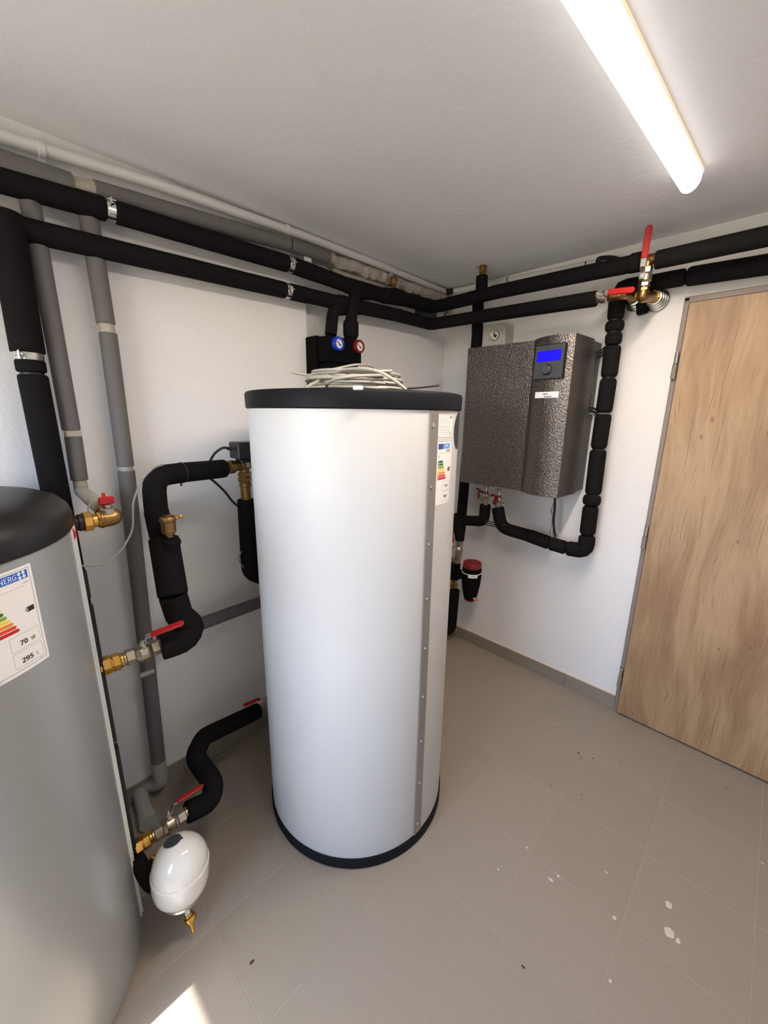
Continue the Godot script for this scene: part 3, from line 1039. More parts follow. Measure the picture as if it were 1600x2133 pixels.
	var pc := Vector3(0.07, 2.112, 0.235)
	var dz := (p2 - p1).normalized()
	var pe := Vector3(0.0650, 2.0856, 2.0233)
	pe += (pe - p1).normalized() * 0.7
	for sg in [[pe, p1 + (pe - p1).normalized() * 0.012, 0.031], [p1 + dz * 0.013, p2 - dz * 0.011, 0.031], [p2 + dz * 0.011, Vector3(0.0700, 2.0864, 0.8757), 0.031], [Vector3(0.0700, 2.0860, 0.8871), Vector3(0.0700, 2.0901, 0.6452), 0.033], [Vector3(0.0700, 2.0903, 0.6554), Vector3(0.0700, 2.1030, 0.5107), 0.036]]:
		st = sf()
		sleeve(st, [sg[0], sg[1]], sg[2], 0.006, 24, 0.86)
		part(run, "foam_sleeve", st, M.foam)
	st = sf()
	var bend_path := bend([Vector3(0.0700, 2.1002, 0.5254), pc, Vector3(0.4598, 2.1248, 0.2200)], 0.05)
	sleeve(st, bend_path, 0.0325, 0.006, 24, 0.86)
	part(run, "foam_elbow", st, M.foam)
	st = sf()
	sleeve(st, [Vector3(0.4493, 2.1246, 0.2200), Vector3(1.0511, 2.1180, 0.2200)], 0.0325, 0.005, 24, 0.86)
	part(run, "foam_sleeve", st, M.foam)
	st = sf()
	sleeve(st, [Vector3(1.0374, 2.1194, 0.2200), Vector3(1.0777, 2.1189, 0.2200)], 0.036, 0.006, 24, 0.8)
	part(run, "foam_sleeve", st, M.foam)
	clamp_ring(run, p1, dz, 0.0265, XO + Vector3(0, 0.5, 0))
	clamp_ring(run, p2, dz, 0.0285, XO)
	st = sf()
	sleeve(st, [Vector3(0.3582, 2.1321, 0.2200), Vector3(0.3543, 2.2155, 0.2200)], 0.030, 0.006, 22, 0.86)
	part(run, "vent_branch", st, M.foam)
	st = sf()
	sleeve(st, [Vector3(0.0700, 2.0993, 0.5760), Vector3(0.0750, 2.1367, 0.5823)], 0.02, 0.005, 18, 0.8)
	part(run, "vent_branch", st, M.foam)
	# right of the vertical valve
	run = thing("insulated_pipe", "upper black foam clad pipe over the wooden door, right of the brass tee", "pipe", Vector3(1.1288, 2.1108, 0.2200))
	var r0 := Vector3(1.1271, 2.1120, 0.2200)
	var r1 := Vector3(1.4332, 2.1123, 0.2200)
	st = sf()
	sleeve(st, [r0, r0 + (r1 - r0) * ((2.548 - r0.x) / (r1.x - r0.x))], 0.0325, 0.006, 24, 0.86)
	part(run, "foam_sleeve", st, M.foam)

	run = thing("insulated_pipe", "lower black foam clad pipe running along both walls to a red handled valve", "pipe", Vector3(0.0700, 2.0227, 0.3078))
	p1 = Vector3(0.0650, 1.9848, 1.9537)
	p2 = Vector3(0.0650, 1.9999, 1.1981)
	dz = (p2 - p1).normalized()
	pc = Vector3(0.07, 2.018, 0.262)
	for sg in [[p1 - dz * 0.85, Vector3(0.0650, 1.9828, 2.0080), 0.031], [Vector3(0.0650, 1.9833, 2.0098), p2 - dz * 0.011, 0.0305], [p2 + dz * 0.011, Vector3(0.0660, 2.0011, 1.1011), 0.031], [Vector3(0.0660, 2.0015, 1.1083), Vector3(0.0680, 2.0047, 0.9316), 0.0295], [Vector3(0.0680, 2.0051, 0.9398), Vector3(0.0700, 2.0083, 0.7992), 0.033], [Vector3(0.0700, 2.0093, 0.8053), Vector3(0.0700, 2.0189, 0.5228), 0.031]]:
		st = sf()
		sleeve(st, [sg[0], sg[1]], sg[2], 0.006, 24, 0.88)
		part(run, "foam_sleeve", st, M.foam)
	st = sf()
	sleeve(st, bend([Vector3(0.0700, 2.0182, 0.5338), pc, Vector3(0.3641, 2.0240, 0.2200)], 0.03), 0.031, 0.004, 24, 0.9)
	part(run, "foam_elbow", st, M.foam)
	st = sf()
	sleeve(st, [Vector3(0.3526, 2.0234, 0.2200), Vector3(0.9276, 2.0117, 0.2200)], 0.0315, 0.005, 24, 0.88)
	part(run, "foam_sleeve", st, M.foam)
	clamp_ring(run, p2, dz, 0.0275, XO)

	run = thing("insulated_pipe", "thick black foam clad riser at the left edge, going down behind the grey tank", "pipe", Vector3(0.0750, 1.9472, 2.0347))
	var va := Vector3(0.0750, 1.9752, 2.0358)
	var vb := Vector3(0.0750, 1.6709, 2.0398)
	var vc := Vector3(0.0750, 1.6373, 2.0379)
	var vd := Vector3(0.0750, 1.5252, 2.0403)
	var vx := vb.x
	for sg in [[Vector3(va.x, va.y + 0.035, va.z), vb, 0.0385, 0.003], [Vector3(0.0750, 1.6522, 2.0396), Vector3(0.0750, 1.6208, 2.0393), 0.034, 0.006], [Vector3(0.0750, 1.6145, 2.0393), Vector3(0.0750, 1.2676, 2.0368), 0.0345, 0.010]]:
		st = sf()
		sleeve(st, [sg[0], sg[1]], sg[2], sg[3], 24, 0.86)
		part(run, "foam_sleeve", st, M.foam)
	var vdn := (Vector3(0.0750, 1.2676, 2.0368) - Vector3(0.0750, 1.6145, 2.0393)).normalized()
	st = sf()
	sleeve(st, [Vector3(0.0750, 1.2750, 2.0368), Vector3(0.0750, 1.2750, 2.0368) + vdn * 0.9], 0.0345, 0.004, 24, 0.9)
	part(run, "foam_sleeve", st, M.foam)
	clamp_ring(run, Vector3(0.0750, 1.6634, 2.0400), vdn, 0.032, XO + ZO * 0.6)
	st = sf()
	fit(st, Vector3(0.0750, 1.6208, 2.0393), vdn, [[0.008, 0.027]])
	part(run, "tie_wrap", st, M.black_plastic)

	run = thing("insulated_pipe", "straight black foam riser passing behind the left side of the wall unit", "pipe", Vector3(0.255, 0.86, 0.075))
	st = sf()
	sleeve(st, [Vector3(0.2762, 2.1429, 0.1200), Vector3(0.2661, 1.9574, 0.0900), Vector3(0.2246, 0.8792, 0.0750)], 0.031, 0.005, 22, 0.9)
	part(run, "foam_sleeve", st, M.foam)

	# pipes of the pump group
	run = thing("insulated_pipe", "short black foam bend from the lower pipe to the blue gauge", "pipe", Vector3(0.0850, 1.8759, 0.9917))
	st = sf()
	sleeve(st, bend([Vector3(0.0700, 1.9951, 0.8504), Vector3(0.0800, 1.9675, 0.9748), Vector3(0.0850, 1.8596, 0.9947)], 0.045), 0.0265, 0.004, 22, 0.9)
	part(run, "foam_elbow", st, M.foam)
	run = thing("insulated_pipe", "short black foam bend with bulb over the red gauge", "pipe", Vector3(0.1100, 1.8862, 0.8979))
	st = sf()
	sleeve(st, bend([Vector3(0.0700, 2.0802, 0.7274), Vector3(0.0850, 2.0549, 0.8514), Vector3(0.1180, 1.9860, 0.8925), Vector3(0.1150, 1.9213, 0.9019)], 0.035), 0.026, 0.006, 22, 0.9)
	part(run, "foam_elbow", st, M.foam)
	st = sf()
	sleeve(st, [Vector3(0.1150, 1.9333, 0.9018), Vector3(0.1120, 1.8532, 0.9000)], 0.035, 0.022, 22, 0.62)
	part(run, "foam_bulb", st, M.foam)
	st = sf()
	sleeve(st, [Vector3(0.1120, 1.8756, 0.8997), Vector3(0.1100, 1.8207, 0.8986)], 0.026, 0.004, 22, 0.9)
	part(run, "foam_sleeve", st, M.foam)

	# segmented riser right of the wall unit
	run = thing("insulated_pipe", "black foam riser tied into bulging segments between wall unit and door", "pipe", Vector3(0.9715, 0.9016, 0.1000))
	for sg in [[Vector3(0.9730, 2.0424, 0.1000), Vector3(0.9763, 1.9411, 0.1000), 0.0335], [Vector3(0.9770, 1.9361, 0.1000), Vector3(0.9782, 1.8914, 0.1000), 0.038], [Vector3(0.9788, 1.8874, 0.1000), Vector3(0.9819, 1.8360, 0.1000), 0.034], [Vector3(0.9824, 1.8319, 0.1000), Vector3(0.9827, 1.6974, 0.1000), 0.0345], [Vector3(0.9834, 1.6922, 0.1000), Vector3(0.9823, 1.5396, 0.1000), 0.035], [Vector3(0.9830, 1.5342, 0.1000), Vector3(0.9810, 1.3740, 0.1000), 0.035], [Vector3(0.9818, 1.3683, 0.1000), Vector3(0.9848, 1.1528, 0.1000), 0.0365], [Vector3(0.9843, 1.1479, 0.1000), Vector3(0.9829, 1.0982, 0.1000), 0.0405], [Vector3(0.9835, 1.0935, 0.1000), Vector3(0.9842, 0.9464, 0.1000), 0.036]]:
		st = sf()
		var l: float = (sg[1] - sg[0]).length()
		sleeve(st, [sg[0], sg[1]], sg[2], min(0.02, l * 0.4), 24, 0.70)
		part(run, "foam_segment", st, M.foam)
	st = sf()
	sleeve(st, bend([Vector3(0.9850, 0.9403, 0.1000), Vector3(0.9897, 0.8612, 0.1050), Vector3(0.8999, 0.8553, 0.1100)], 0.055), 0.0385, 0.012, 24, 0.72)
	part(run, "foam_elbow", st, M.foam)
	for sg in [[Vector3(0.8962, 0.8557, 0.1100), Vector3(0.8140, 0.8645, 0.1200), 0.036], [Vector3(0.8114, 0.8652, 0.1200), Vector3(0.6975, 0.8856, 0.1350), 0.0365]]:
		st = sf()
		sleeve(st, [sg[0], sg[1]], sg[2], 0.012, 24, 0.78)
		part(run, "foam_segment", st, M.foam)
	st = sf()
	sleeve(st, bend([Vector3(0.7003, 0.8849, 0.1350), Vector3(0.5428, 0.8999, 0.1500), Vector3(0.5117, 1.0129, 0.1500)], 0.07), 0.0345, 0.006, 24, 0.82)
	part(run, "foam_elbow", st, M.foam)
	for k in [[Vector3(0.9738, 1.9385, 0.1000), .024], [Vector3(0.9765, 1.8896, 0.1000), .025], [Vector3(0.9830, 1.6953, 0.1000), .026], [Vector3(0.9813, 1.3717, 0.1000), .026], [Vector3(0.9840, 1.1503, 0.1000), .027]]:
		st = sf()
		fit(st, k[0] - Vector3(0, 0.004, 0), Vector3.UP, [[0.008, k[1]]])
		part(run, "tie_wrap", st, M.black_plastic)

	run = thing("insulated_pipe", "black foam clad pipe over the door just under the upper one, tied once", "pipe", Vector3(1.1509, 2.0742, 0.0700))
	st = sf()
	sleeve(st, bend([Vector3(0.9766, 2.0293, 0.0850), Vector3(0.9765, 2.0715, 0.0850), Vector3(1.0421, 2.0725, 0.0750)], 0.03), 0.033, 0.006, 24, 0.85)
	part(run, "foam_elbow", st, M.foam)
	st = sf()
	sleeve(st, [Vector3(1.0277, 2.0715, 0.0750), Vector3(1.2060, 2.0719, 0.0700)], 0.0325, 0.012, 24, 0.76)
	part(run, "foam_sleeve", st, M.foam)
	st = sf()
	r0 = Vector3(1.2109, 2.0709, 0.0700)
	r1 = Vector3(1.4453, 2.0632, 0.0700)
	sleeve(st, [r0, r0 + (r1 - r0) * ((2.548 - r0.x) / (r1.x - r0.x))], 0.0355, 0.014, 24, 0.76)
	part(run, "foam_sleeve", st, M.foam)
	st = sf()
	sleeve(st, [Vector3(1.0445, 2.0592, 0.0280), Vector3(1.0638, 1.9637, 0.0280)], 0.024, 0.008, 20, 0.7)
	part(run, "foam_stub", st, M.foam)

	# stack under the wall unit, left
	run = thing("insulated_pipe", "black foam tee and bend under the left valve of the wall unit", "pipe", Vector3(0.2241, 0.8677, 0.1000))
	st = sf()
	sleeve(st, bend([Vector3(0.4311, 1.0163, 0.1500), Vector3(0.4270, 0.9130, 0.1450), Vector3(0.2590, 0.8787, 0.1050)], 0.05), 0.0315, 0.006, 24, 0.84)
	part(run, "foam_elbow", st, M.foam)
	st = sf()
	tube(st, [Vector3(0.2265, 0.9123, 0.1000), Vector3(0.2266, 0.8840, 0.1000), Vector3(0.2304, 0.8277, 0.1000), Vector3(0.2361, 0.7714, 0.1000), Vector3(0.2383, 0.7397, 0.1000)], [0.036, 0.042, 0.041, 0.031, 0.0285], 24)
	part(run, "foam_tee", st, M.foam)
	run = thing("insulated_pipe", "black foam clad pipe below the dirt separator, bending away near the floor", "pipe", Vector3(0.2137, 0.1003, 0.1000))
	st = sf()
	sleeve(st, bend([Vector3(0.2239, 0.3950, 0.1000), Vector3(0.2137, 0.1003, 0.1000), Vector3(0.1400, 0.0621, 0.1889), Vector3(-0.02, 0.09, 0.16)], 0.05), 0.0325, 0.008, 24, 0.84)
	part(run, "foam_elbow", st, M.foam)

	# ---------- valves and fittings ----------
	# vertical valve on the upper pipe
	var vv := thing("valve", "vertical brass and nickel valve with upright red handle on the upper pipe", "valve", Vector3(1.1080, 2.0343, 0.2200))
	vv.name = "ball_valve"; used["ball_valve"] = 0
	st = sf()
	var tee := Vector3(1.1002, 2.1206, 0.2200)
	var td := (Vector3(1.1226, 2.1204, 0.2200) - Vector3(1.0740, 2.1215, 0.2200)).normalized()
	fit(st, tee - td * 0.034, td, [[0.012, 0.0215], [0.044, 0.019], [0.012, 0.0215]])
	fit(st, tee, Vector3.DOWN, [[0.026, 0.0175], [0.008, 0.021, 6]])
	part(vv, "brass_tee", st, M.brass_dark)
	st = sf()
	var vp := fit(st, tee + Vector3(0, -0.030, 0), Vector3.DOWN, [[0.018, 0.021, 6], [0.006, 0.019, 0, 0.0225], [0.022, 0.0225], [0.006, 0.0225, 0, 0.019], [0.014, 0.021, 6]])
	part(vv, "valve_body", st, M.nickel, "nickel plated body")
	st = sf()
	var el := Vector3(tee.x, 2.0, 0.22)
	vp = fit(st, vp, Vector3.DOWN, [[0.004, 0.017], [0.012, 0.0205, 6], [0.004, 0.0215]])
	tube(st, bend([vp, vp + Vector3(0, -0.018, 0), vp + Vector3(0.006, 0.010, -0.13)], 0.022), 0.0205, 22)
	var wp := vp + Vector3(0.006, 0.010, -0.13)
	part(vv, "brass_elbow", st, M.brass_dark)
	st = sf()
	fit(st, wp, -ZO, [[0.012, 0.0255, 8], [wp.z - 0.014, 0.017]])
	part(vv, "brass_nut", st, M.brass)
	for k in 4:
		st = sf()
		lathe(st, [Vector2(0.015, -0.004), Vector2(0.030 + 0.0045 * k, -0.005), Vector2(0.0325 + 0.0045 * k, 0), Vector2(0.031 + 0.0045 * k, 0.005), Vector2(0.027 + 0.0045 * k, 0.007), Vector2(0.015, 0.006)], axis(Vector3(wp.x, wp.y, 0.066 - 0.019 * k), ZO), 40)
		part(vv, "chrome_rosette", st, M.rosette, "chrome ring of the wall rosette")
	lever(vv, tee + Vector3(-0.003, -0.066, 0.036), Vector3(0.06, 1, 0.12), ZO, 0.150, 0.016, 0.023, 0.096)

	# horizontal valve at the end of the lower pipe
	vv = thing("ball_valve", "horizontal brass and nickel valve with red handle ending the lower pipe at chrome rosette", "valve", Vector3(0.9276, 2.0117, 0.2200))
	st = sf()
	var hp := Vector3(0.9237, 2.0124, 0.2200)
	var hd := (Vector3(1.0141, 2.0113, 0.2200) - hp).normalized()
	hp = fit(st, hp, hd, [[0.006, 0.018], [0.014, 0.0225, 6], [0.022, 0.0235], [0.008, 0.0225, 0, 0.018]])
	fit(st, hp - hd * 0.03, ZO, [[0.026, 0.012], [0.006, 0.009]])
	part(vv, "valve_body", st, M.nickel, "nickel plated body")
	st = sf()
	var hq := fit(st, hp, hd, [[0.012, 0.0215, 6], [0.004, 0.019]])
	tube(st, bend([hq, hq + hd * 0.042, hq + hd * 0.040 + Vector3(-0.008, 0.020, -0.13)], 0.03), 0.0205, 22)
	part(vv, "brass_elbow", st, M.brass_dark)
	wp = hq + hd * 0.040 + Vector3(-0.008, 0.020, -0.13)
	st = sf()
	fit(st, wp, -ZO, [[0.012, 0.0255, 8], [wp.z - 0.014, 0.017]])
	part(vv, "brass_nut", st, M.brass)
	for k in 3:
		st = sf()
		lathe(st, [Vector2(0.015, -0.004), Vector2(0.033 + 0.006 * k, -0.005), Vector2(0.0355 + 0.006 * k, 0), Vector2(0.034 + 0.006 * k, 0.005), Vector2(0.030 + 0.006 * k, 0.007), Vector2(0.015, 0.006)], axis(Vector3(wp.x, wp.y, 0.050 - 0.021 * k), ZO), 40)
		part(vv, "chrome_rosette", st, M.rosette, "chrome ring of the wall rosette")
	lever(vv, hp - hd * 0.032 + ZO * 0.034 + Vector3(0, 0.008, 0), hd + Vector3(0, -0.07, 0), ZO, 0.125, 0.012, 0.023, 0.088)

	# valves under the wall unit
	for k in 2:
		var top: Vector3 = [Vector3(0.4287, 1.1212, 0.1500), Vector3(0.5091, 1.1099, 0.1500)][k]
		var bot: Vector3 = [Vector3(0.4331, 1.0109, 0.1500), Vector3(0.5159, 0.9996, 0.1500)][k]
		vv = thing("ball_valve", ["small nickel valve with red butterfly handle under the unit, left of the pair", "small nickel valve with hanging red handle under the unit, right of the pair"][k], "valve", top)
		st = sf()
		var L := (bot - top).length()
		fit(st, top + Vector3(0, 0.01, 0), bot - top, [[0.012, 0.0175, 6], [L * 0.22, 0.012], [L * 0.12, 0.012, 0, 0.0165], [L * 0.14, 0.0175], [L * 0.1, 0.0165, 0, 0.012], [L * 0.25, 0.0165, 6], [L * 0.2, 0.013]])
		part(vv, "valve_body", st, M.nickel)
		var mid := top.lerp(bot, 0.42)
		st = sf()
		if k == 0:
			fit(st, mid + Vector3(0, 0.01, 0), Vector3(-1, 0.1, 0.15), [[0.026, 0.007]])
			tube(st, spline([mid + Vector3(-0.024, 0.012, 0.006), mid + Vector3(-0.036, 0.02, 0.008), mid + Vector3(-0.05, 0.03, 0.010), mid + Vector3(-0.060, 0.024, 0.011)]), 0.0048, 10)
			rbox(st, mid + Vector3(-0.042, -0.006, 0.010), Vector3(0.014, 0.044, 0.006), 0.002)
		else:
			fit(st, mid, ZO, [[0.026, 0.007]])
			rbox(st, mid + Vector3(-0.004, -0.006, 0.028), Vector3(0.022, 0.052, 0.007), 0.0025, Basis(ZO, -0.25))
			rbox(st, mid + Vector3(-0.024, 0.020, 0.026), Vector3(0.030, 0.013, 0.007), 0.0025, Basis(ZO, 0.2))
		part(vv, "valve_handle", st, M.red_dark, "dark red plastic handle")
		st = sf()
		fit(st, mid + Vector3(0.004, -0.022, 0.004), Vector3(1 if k else -1, -0.1, 0.1), [[0.024, 0.006], [0.012, 0.0085]])
		part(vv, "drain_plug", st, M.zinc)

	# dirt separator and its union
	vv = thing("ball_valve", "nickel valve with narrow red handle above the dirt separator, close to the white tank", "valve", Vector3(0.2369, 0.7329, 0.1000))
	st = sf()
	var a0v := Vector3(0.2378, 0.7460, 0.1000)
	var a1v := Vector3(0.2283, 0.5862, 0.1000)
	L2(st, a0v, a1v)
	part(vv, "valve_body", st, M.nickel)
	var lv0 := Vector3(0.2020, 0.6888, 0.1150)
	var lv1 := Vector3(0.1949, 0.7976, 0.1150)
	lever(vv, lv0, lv1 - lv0, Vector3(-0.4, 0, 1), (lv1 - lv0).length(), 0.004, 0.022, 0.08, 0.014)
	vv = thing("dirt_separator", "black magnetic dirt separator with dark red cap and white band", "dirt separator", Vector3(0.3796, 0.5370, 0.1500))
	st = sf()
	var s0 := Vector3(0.3672, 0.6570, 0.1500)
	var s1 := Vector3(0.3765, 0.3931, 0.1500)
	var sh := s0.y - s1.y + 0.01
	var sx := s0.lerp(s1, 0.5)
	var sT := Transform3D(Basis(), Vector3(sx.x, s1.y - 0.004, sx.z))
	lathe(st, [Vector2(0, 0), Vector2(0.030, 0), Vector2(0.0355, 0.006), Vector2(0.037, 0.014)], sT, 40)
	part(vv, "drain_cap", st, M.red_dark)
	st = sf()
	lathe(st, [Vector2(0.0, 0.014), Vector2(0.037, 0.014), Vector2(0.046, 0.05), Vector2(0.056, 0.11), Vector2(0.0605, 0.165), Vector2(0.061, 0.190), Vector2(0.0, 0.190)], sT, 48)
	part(vv, "body", st, M.epp)
	st = sf()
	lathe(st, [Vector2(0.0, 0.1895), Vector2(0.0615, 0.1895), Vector2(0.062, 0.193), Vector2(0.0, 0.194)], sT, 48)
	sheet(st, Vector2(sx.x, sx.z), 0.0605, 1.35, 0.40, sT.origin.y + 0.172, sT.origin.y + 0.194, 0.0012, 12)
	var bnd := part(vv, "white_band", st, M.print_white, "white band with red print")
	flat_text(bnd, "lettering", "m", 0.007, bold, M.red_dark, cyl_place.call(Vector2(sx.x, sx.z), 0.0612, 0.85, sT.origin.y + 0.184, -5.0, 0.0, 0.0010))
	flat_text(bnd, "lettering", "mag", 0.004, bold, M.red_dark, cyl_place.call(Vector2(sx.x, sx.z), 0.0612, 0.85, sT.origin.y + 0.184, 7.0, 0.0, 0.0010))
	st = sf()
	lathe(st, [Vector2(0, 0.194), Vector2(0.0585, 0.194), Vector2(0.0595, 0.200), Vector2(0.058, 0.224), Vector2(0.0, 0.224)], sT, 48)
	part(vv, "collar", st, M.epp)
	st = sf()
	lathe(st, [Vector2(0, 0.224), Vector2(0.0575, 0.224), Vector2(0.0565, 0.247), Vector2(0.052, 0.255), Vector2(0.032, 0.257), Vector2(0.030, 0.254), Vector2(0, 0.254)], sT, 40)
	part(vv, "cap", st, M.red_dark, "dark red screw cap")
	st = sf()
	fit(st, sT * Vector3(0.030, 0.030, 0.018), Vector3(1, 0.15, 0.45), [[0.016, 0.008], [0.008, 0.010, 6], [0.010, 0.006]])
	tube(st, spline([sT * Vector3(0.060, 0.034, 0.03), sT * Vector3(0.068, 0.046, 0.034), sT * Vector3(0.079, 0.042, 0.038), sT * Vector3(0.076, 0.028, 0.038)]), 0.0022, 8)
	part(vv, "drain_cock", st, M.brass)
	st = sf()
	var b0 := Vector3(0.2117, 0.5816, 0.1000)
	var b1 := Vector3(0.2132, 0.4705, 0.1000)
	fit(st, b0, b1 - b0, [[(b1 - b0).length(), 0.037]])
	fit(st, b0.lerp(b1, 0.5), Vector3(sx.x, b0.lerp(b1, 0.5).y, sx.z) - b0.lerp(b1, 0.5), [[0.11, 0.028]])
	part(vv, "black_shell", st, M.epp)
	st = sf()
	fit(st, b1, Vector3(-0.02, -1, 0), [[0.012, 0.024, 6], [0.024, 0.021], [0.014, 0.028, 6], [0.012, 0.025]])
	fit(st, b0 + Vector3(0.001, 0.03, 0), Vector3(0, -1, 0), [[0.03, 0.028, 6]])
	fit(st, b0 + Vector3(0.008, 0.028, 0.024), ZO, [[0.01, 0.012]])
	fit(st, b1 + Vector3(0.004, -0.03, 0.022), ZO, [[0.01, 0.011]])
	part(vv, "brass_union", st, M.brass_dark, "brass union nuts")

	# air vents
	vent("small brass air vent standing on the upper pipe of the left wall", Vector3(0.0750, 2.1363, 0.5841), 1.0, Vector3(0, 0, -1))
	vent("small brass air vent on the black stub near the room corner", Vector3(0.3574, 2.2127, 0.2200), 1.15, Vector3(-1, 0, 0))

	# ---------- gauge block ----------
	var gz0 := 0.868
	var gz1 := 1.064
	var gy := Vector3(0.1500, 1.8444, 1.0640).y
	var pg := thing("pump_group", "black insulated gauge block with a blue and a red thermometer on the left wall", "pump group", Vector3(0.0, gy - 0.42, 0.96))
	st = sf()
	box3(st, Vector3(-0.024, gy - 0.42, gz0 + 0.01), Vector3(0.075, gy + 0.006, gz1 + 0.006), 0.004)
	part(pg, "back_shell", st, M.epp)
	st = sf()
	box3(st, Vector3(0.075, gy - 0.105, gz0), Vector3(0.15, gy, gz1 - 0.004), 0.004)
	box3(st, Vector3(0.075, gy - 0.42, gz0 + 0.012), Vector3(0.143, gy - 0.108, gz1 - 0.010), 0.004)
	part(pg, "front_shell", st, M.epp)
	for k in 2:
		var c: Vector3 = [Vector3(0.1650, 1.8129, 1.0155), Vector3(0.1650, 1.8156, 0.8960)][k]
		c.x = 0.148
		var T := axis(c, XO, Vector3.UP)
		st = sf()
		var pr2 := [Vector2(0.0, 0.0), Vector2(0.029, 0.0), Vector2(0.0295, 0.010), Vector2(0.0285, 0.021), Vector2(0.0265, 0.024), Vector2(0.0195, 0.024), Vector2(0.0185, 0.018), Vector2(0.0, 0.018)]
		lathe(st, pr2, T, 40)
		var g := part(pg, "thermometer", st, M.blue if k == 0 else M.red_dark, ["blue ringed thermometer", "red ringed thermometer"][k])
		st = sf()
		lathe(st, [Vector2(0, 0.018), Vector2(0.0188, 0.018), Vector2(0.0188, 0.0192), Vector2(0, 0.0192)], T, 32)
		part(g, "dial", st, M.dial_white)
		st = sf()
		var dd := c + XO * 0.0203
		rbox(st, dd + Vector3(0, 0.002, 0.001), Vector3(0.001, 0.022, 0.0032), 0.0004, Basis(XO, 0.85))
		rbox(st, dd + Vector3(0, -0.004, -0.005), Vector3(0.001, 0.010, 0.006), 0.0004, Basis(XO, 0.85))
		for i in 7:
			var a := PI * (0.1 + 0.8 * i / 6.0)
			rbox(st, dd + Vector3(-0.0006, sin(a) * 0.0145, cos(a) * 0.0145), Vector3(0.0006, 0.0035, 0.001), 0.0002, Basis(XO, a - PI / 2))
		part(g, "needle", st, M.ink)
	st = sf()
	rbox(st, Vector3(0.152, gy - 0.135, gz0 - 0.002), Vector3(0.012, 0.035, 0.036), 0.002)
	part(pg, "grey_terminal", st, M.thermostat_box)
	st = sf()
	rbox(st, Vector3(0.146, gy - 0.165, 0.995), Vector3(0.004, 0.04, 0.06), 0.001)
	part(pg, "white_sticker", st, M.print_white)

	# ---------- grey thermostat box ----------
	var ta := Vector3(0.3049, 2.0085, 0.1000)
	var tb := Vector3(0.4425, 1.9902, 0.1000)
	var bx := thing("thermostat_box", "pale grey thermostat box with round dial above the wall unit", "thermostat", Vector3((ta.x + tb.x) / 2, ta.y - 0.14, 0))
	st = sf()
	box3(st, Vector3(ta.x, ta.y - 0.15, 0.001), Vector3(tb.x, ta.y - 0.006, 0.1), 0.004)
	part(bx, "case", st, M.thermostat_box)
	st = sf()
	var dc := Vector3(0.3842, 1.9448, 0.1000)
	lathe(st, [Vector2(0.0265, 0), Vector2(0.0275, 0.002), Vector2(0.0265, 0.004), Vector2(0.023, 0.003), Vector2(0.023, 0)], axis(dc, ZO), 36)
	var dl := part(bx, "dial_ring", st, M.nickel)
	st = sf()
	lathe(st, [Vector2(0, 0), Vector2(0.023, 0), Vector2(0.0225, 0.002), Vector2(0, 0.0022)], axis(dc, ZO), 32)
	part(bx, "dial", st, M.dial_white)
	st = sf()
	rbox(st, dc + Vector3(0.0, 0.001, 0.004), Vector3(0.007, 0.022, 0.006), 0.001, Basis(ZO, 0.3))
	rbox(st, dc + Vector3(0.006, -0.003, 0.0034), Vector3(0.014, 0.008, 0.004), 0.001)
	part(bx, "pointer", st, M.ink)

	# ---------- ceiling conduit and plaster ledge ----------
	var cd := thing("conduit_pipe", "white plastic conduit under the ceiling along the left wall", "conduit", Vector3(0.0250, 2.2408, 1.0773))
	st = sf()
	var c0 := Vector3(0.0300, 2.1995, 2.0109)
	var c1 := Vector3(0.0300, 2.2233, 1.6515)
	tube(st, [c0 + (c0 - c1) * 1.2, c0, c1, Vector3(0.0220, 2.2404, 1.0752), Vector3(0.0100, 2.2450, 0.6211), Vector3(-0.0000, 2.2389, 0.0583)], 0.0165, 20)
	part(cd, "tube", st, M.conduit_white)
	for c in [Vector3(0.0300, 2.2042, 1.9288), Vector3(0.0240, 2.2382, 1.1597)]:
		st = sf()
		fit(st, c - Vector3(0, 0, 0.008), ZO, [[0.016, 0.0195]])
		rbox(st, Vector3(0.010, c.y - 0.018, c.z), Vector3(0.022, 0.03, 0.018), 0.002)
		part(cd, "conduit_clip", st, M.conduit_white)
	st = sf()
	tube(st, spline([Vector3(0.0000, 2.2395, 0.0680), Vector3(0.0100, 2.2411, 0.0382), Vector3(0.03, 2.243, 0.03), Vector3(0.0424, 2.2415, 0.0200)], 4), 0.0145, 14)
	part(cd, "black_end", st, M.black_rubber)
	cd = thing("conduit_pipe", "white plastic conduit under the ceiling along the back wall, tied with black wraps", "conduit", Vector3(0.5069, 2.2182, 0.0200))
	st = sf()
	tube(st, [Vector3(0.0389, 2.2422, 0.0200), Vector3(0.2783, 2.2351, 0.0200), Vector3(0.8440, 2.2167, 0.0200)], 0.0155, 18)
	part(cd, "tube", st, M.conduit_white)
	for c in [Vector3(0.3947, 2.2314, 0.0200), Vector3(0.7955, 2.2174, 0.0200)]:
		st = sf()
		tube(st, [c - Vector3(0.0025, 0, 0), c + Vector3(0.0025, 0.001, 0)], 0.0172, 16)
		part(cd, "tie_wrap", st, M.black_plastic)
	cd = thing("cable", "black cable looping out of the white conduit over the upper pipe", "cable", Vector3(0.8878, 2.2131, 0.0500))
	st = sf()
	tube(st, spline([Vector3(0.8432, 2.2144, 0.0300), Vector3(0.8541, 2.2247, 0.0500), Vector3(0.8964, 2.2132, 0.0800), Vector3(0.9451, 2.1900, 0.1200), Vector3(0.9888, 2.1608, 0.1600), Vector3(1.0119, 2.1407, 0.1700)], 6), 0.0055, 10)
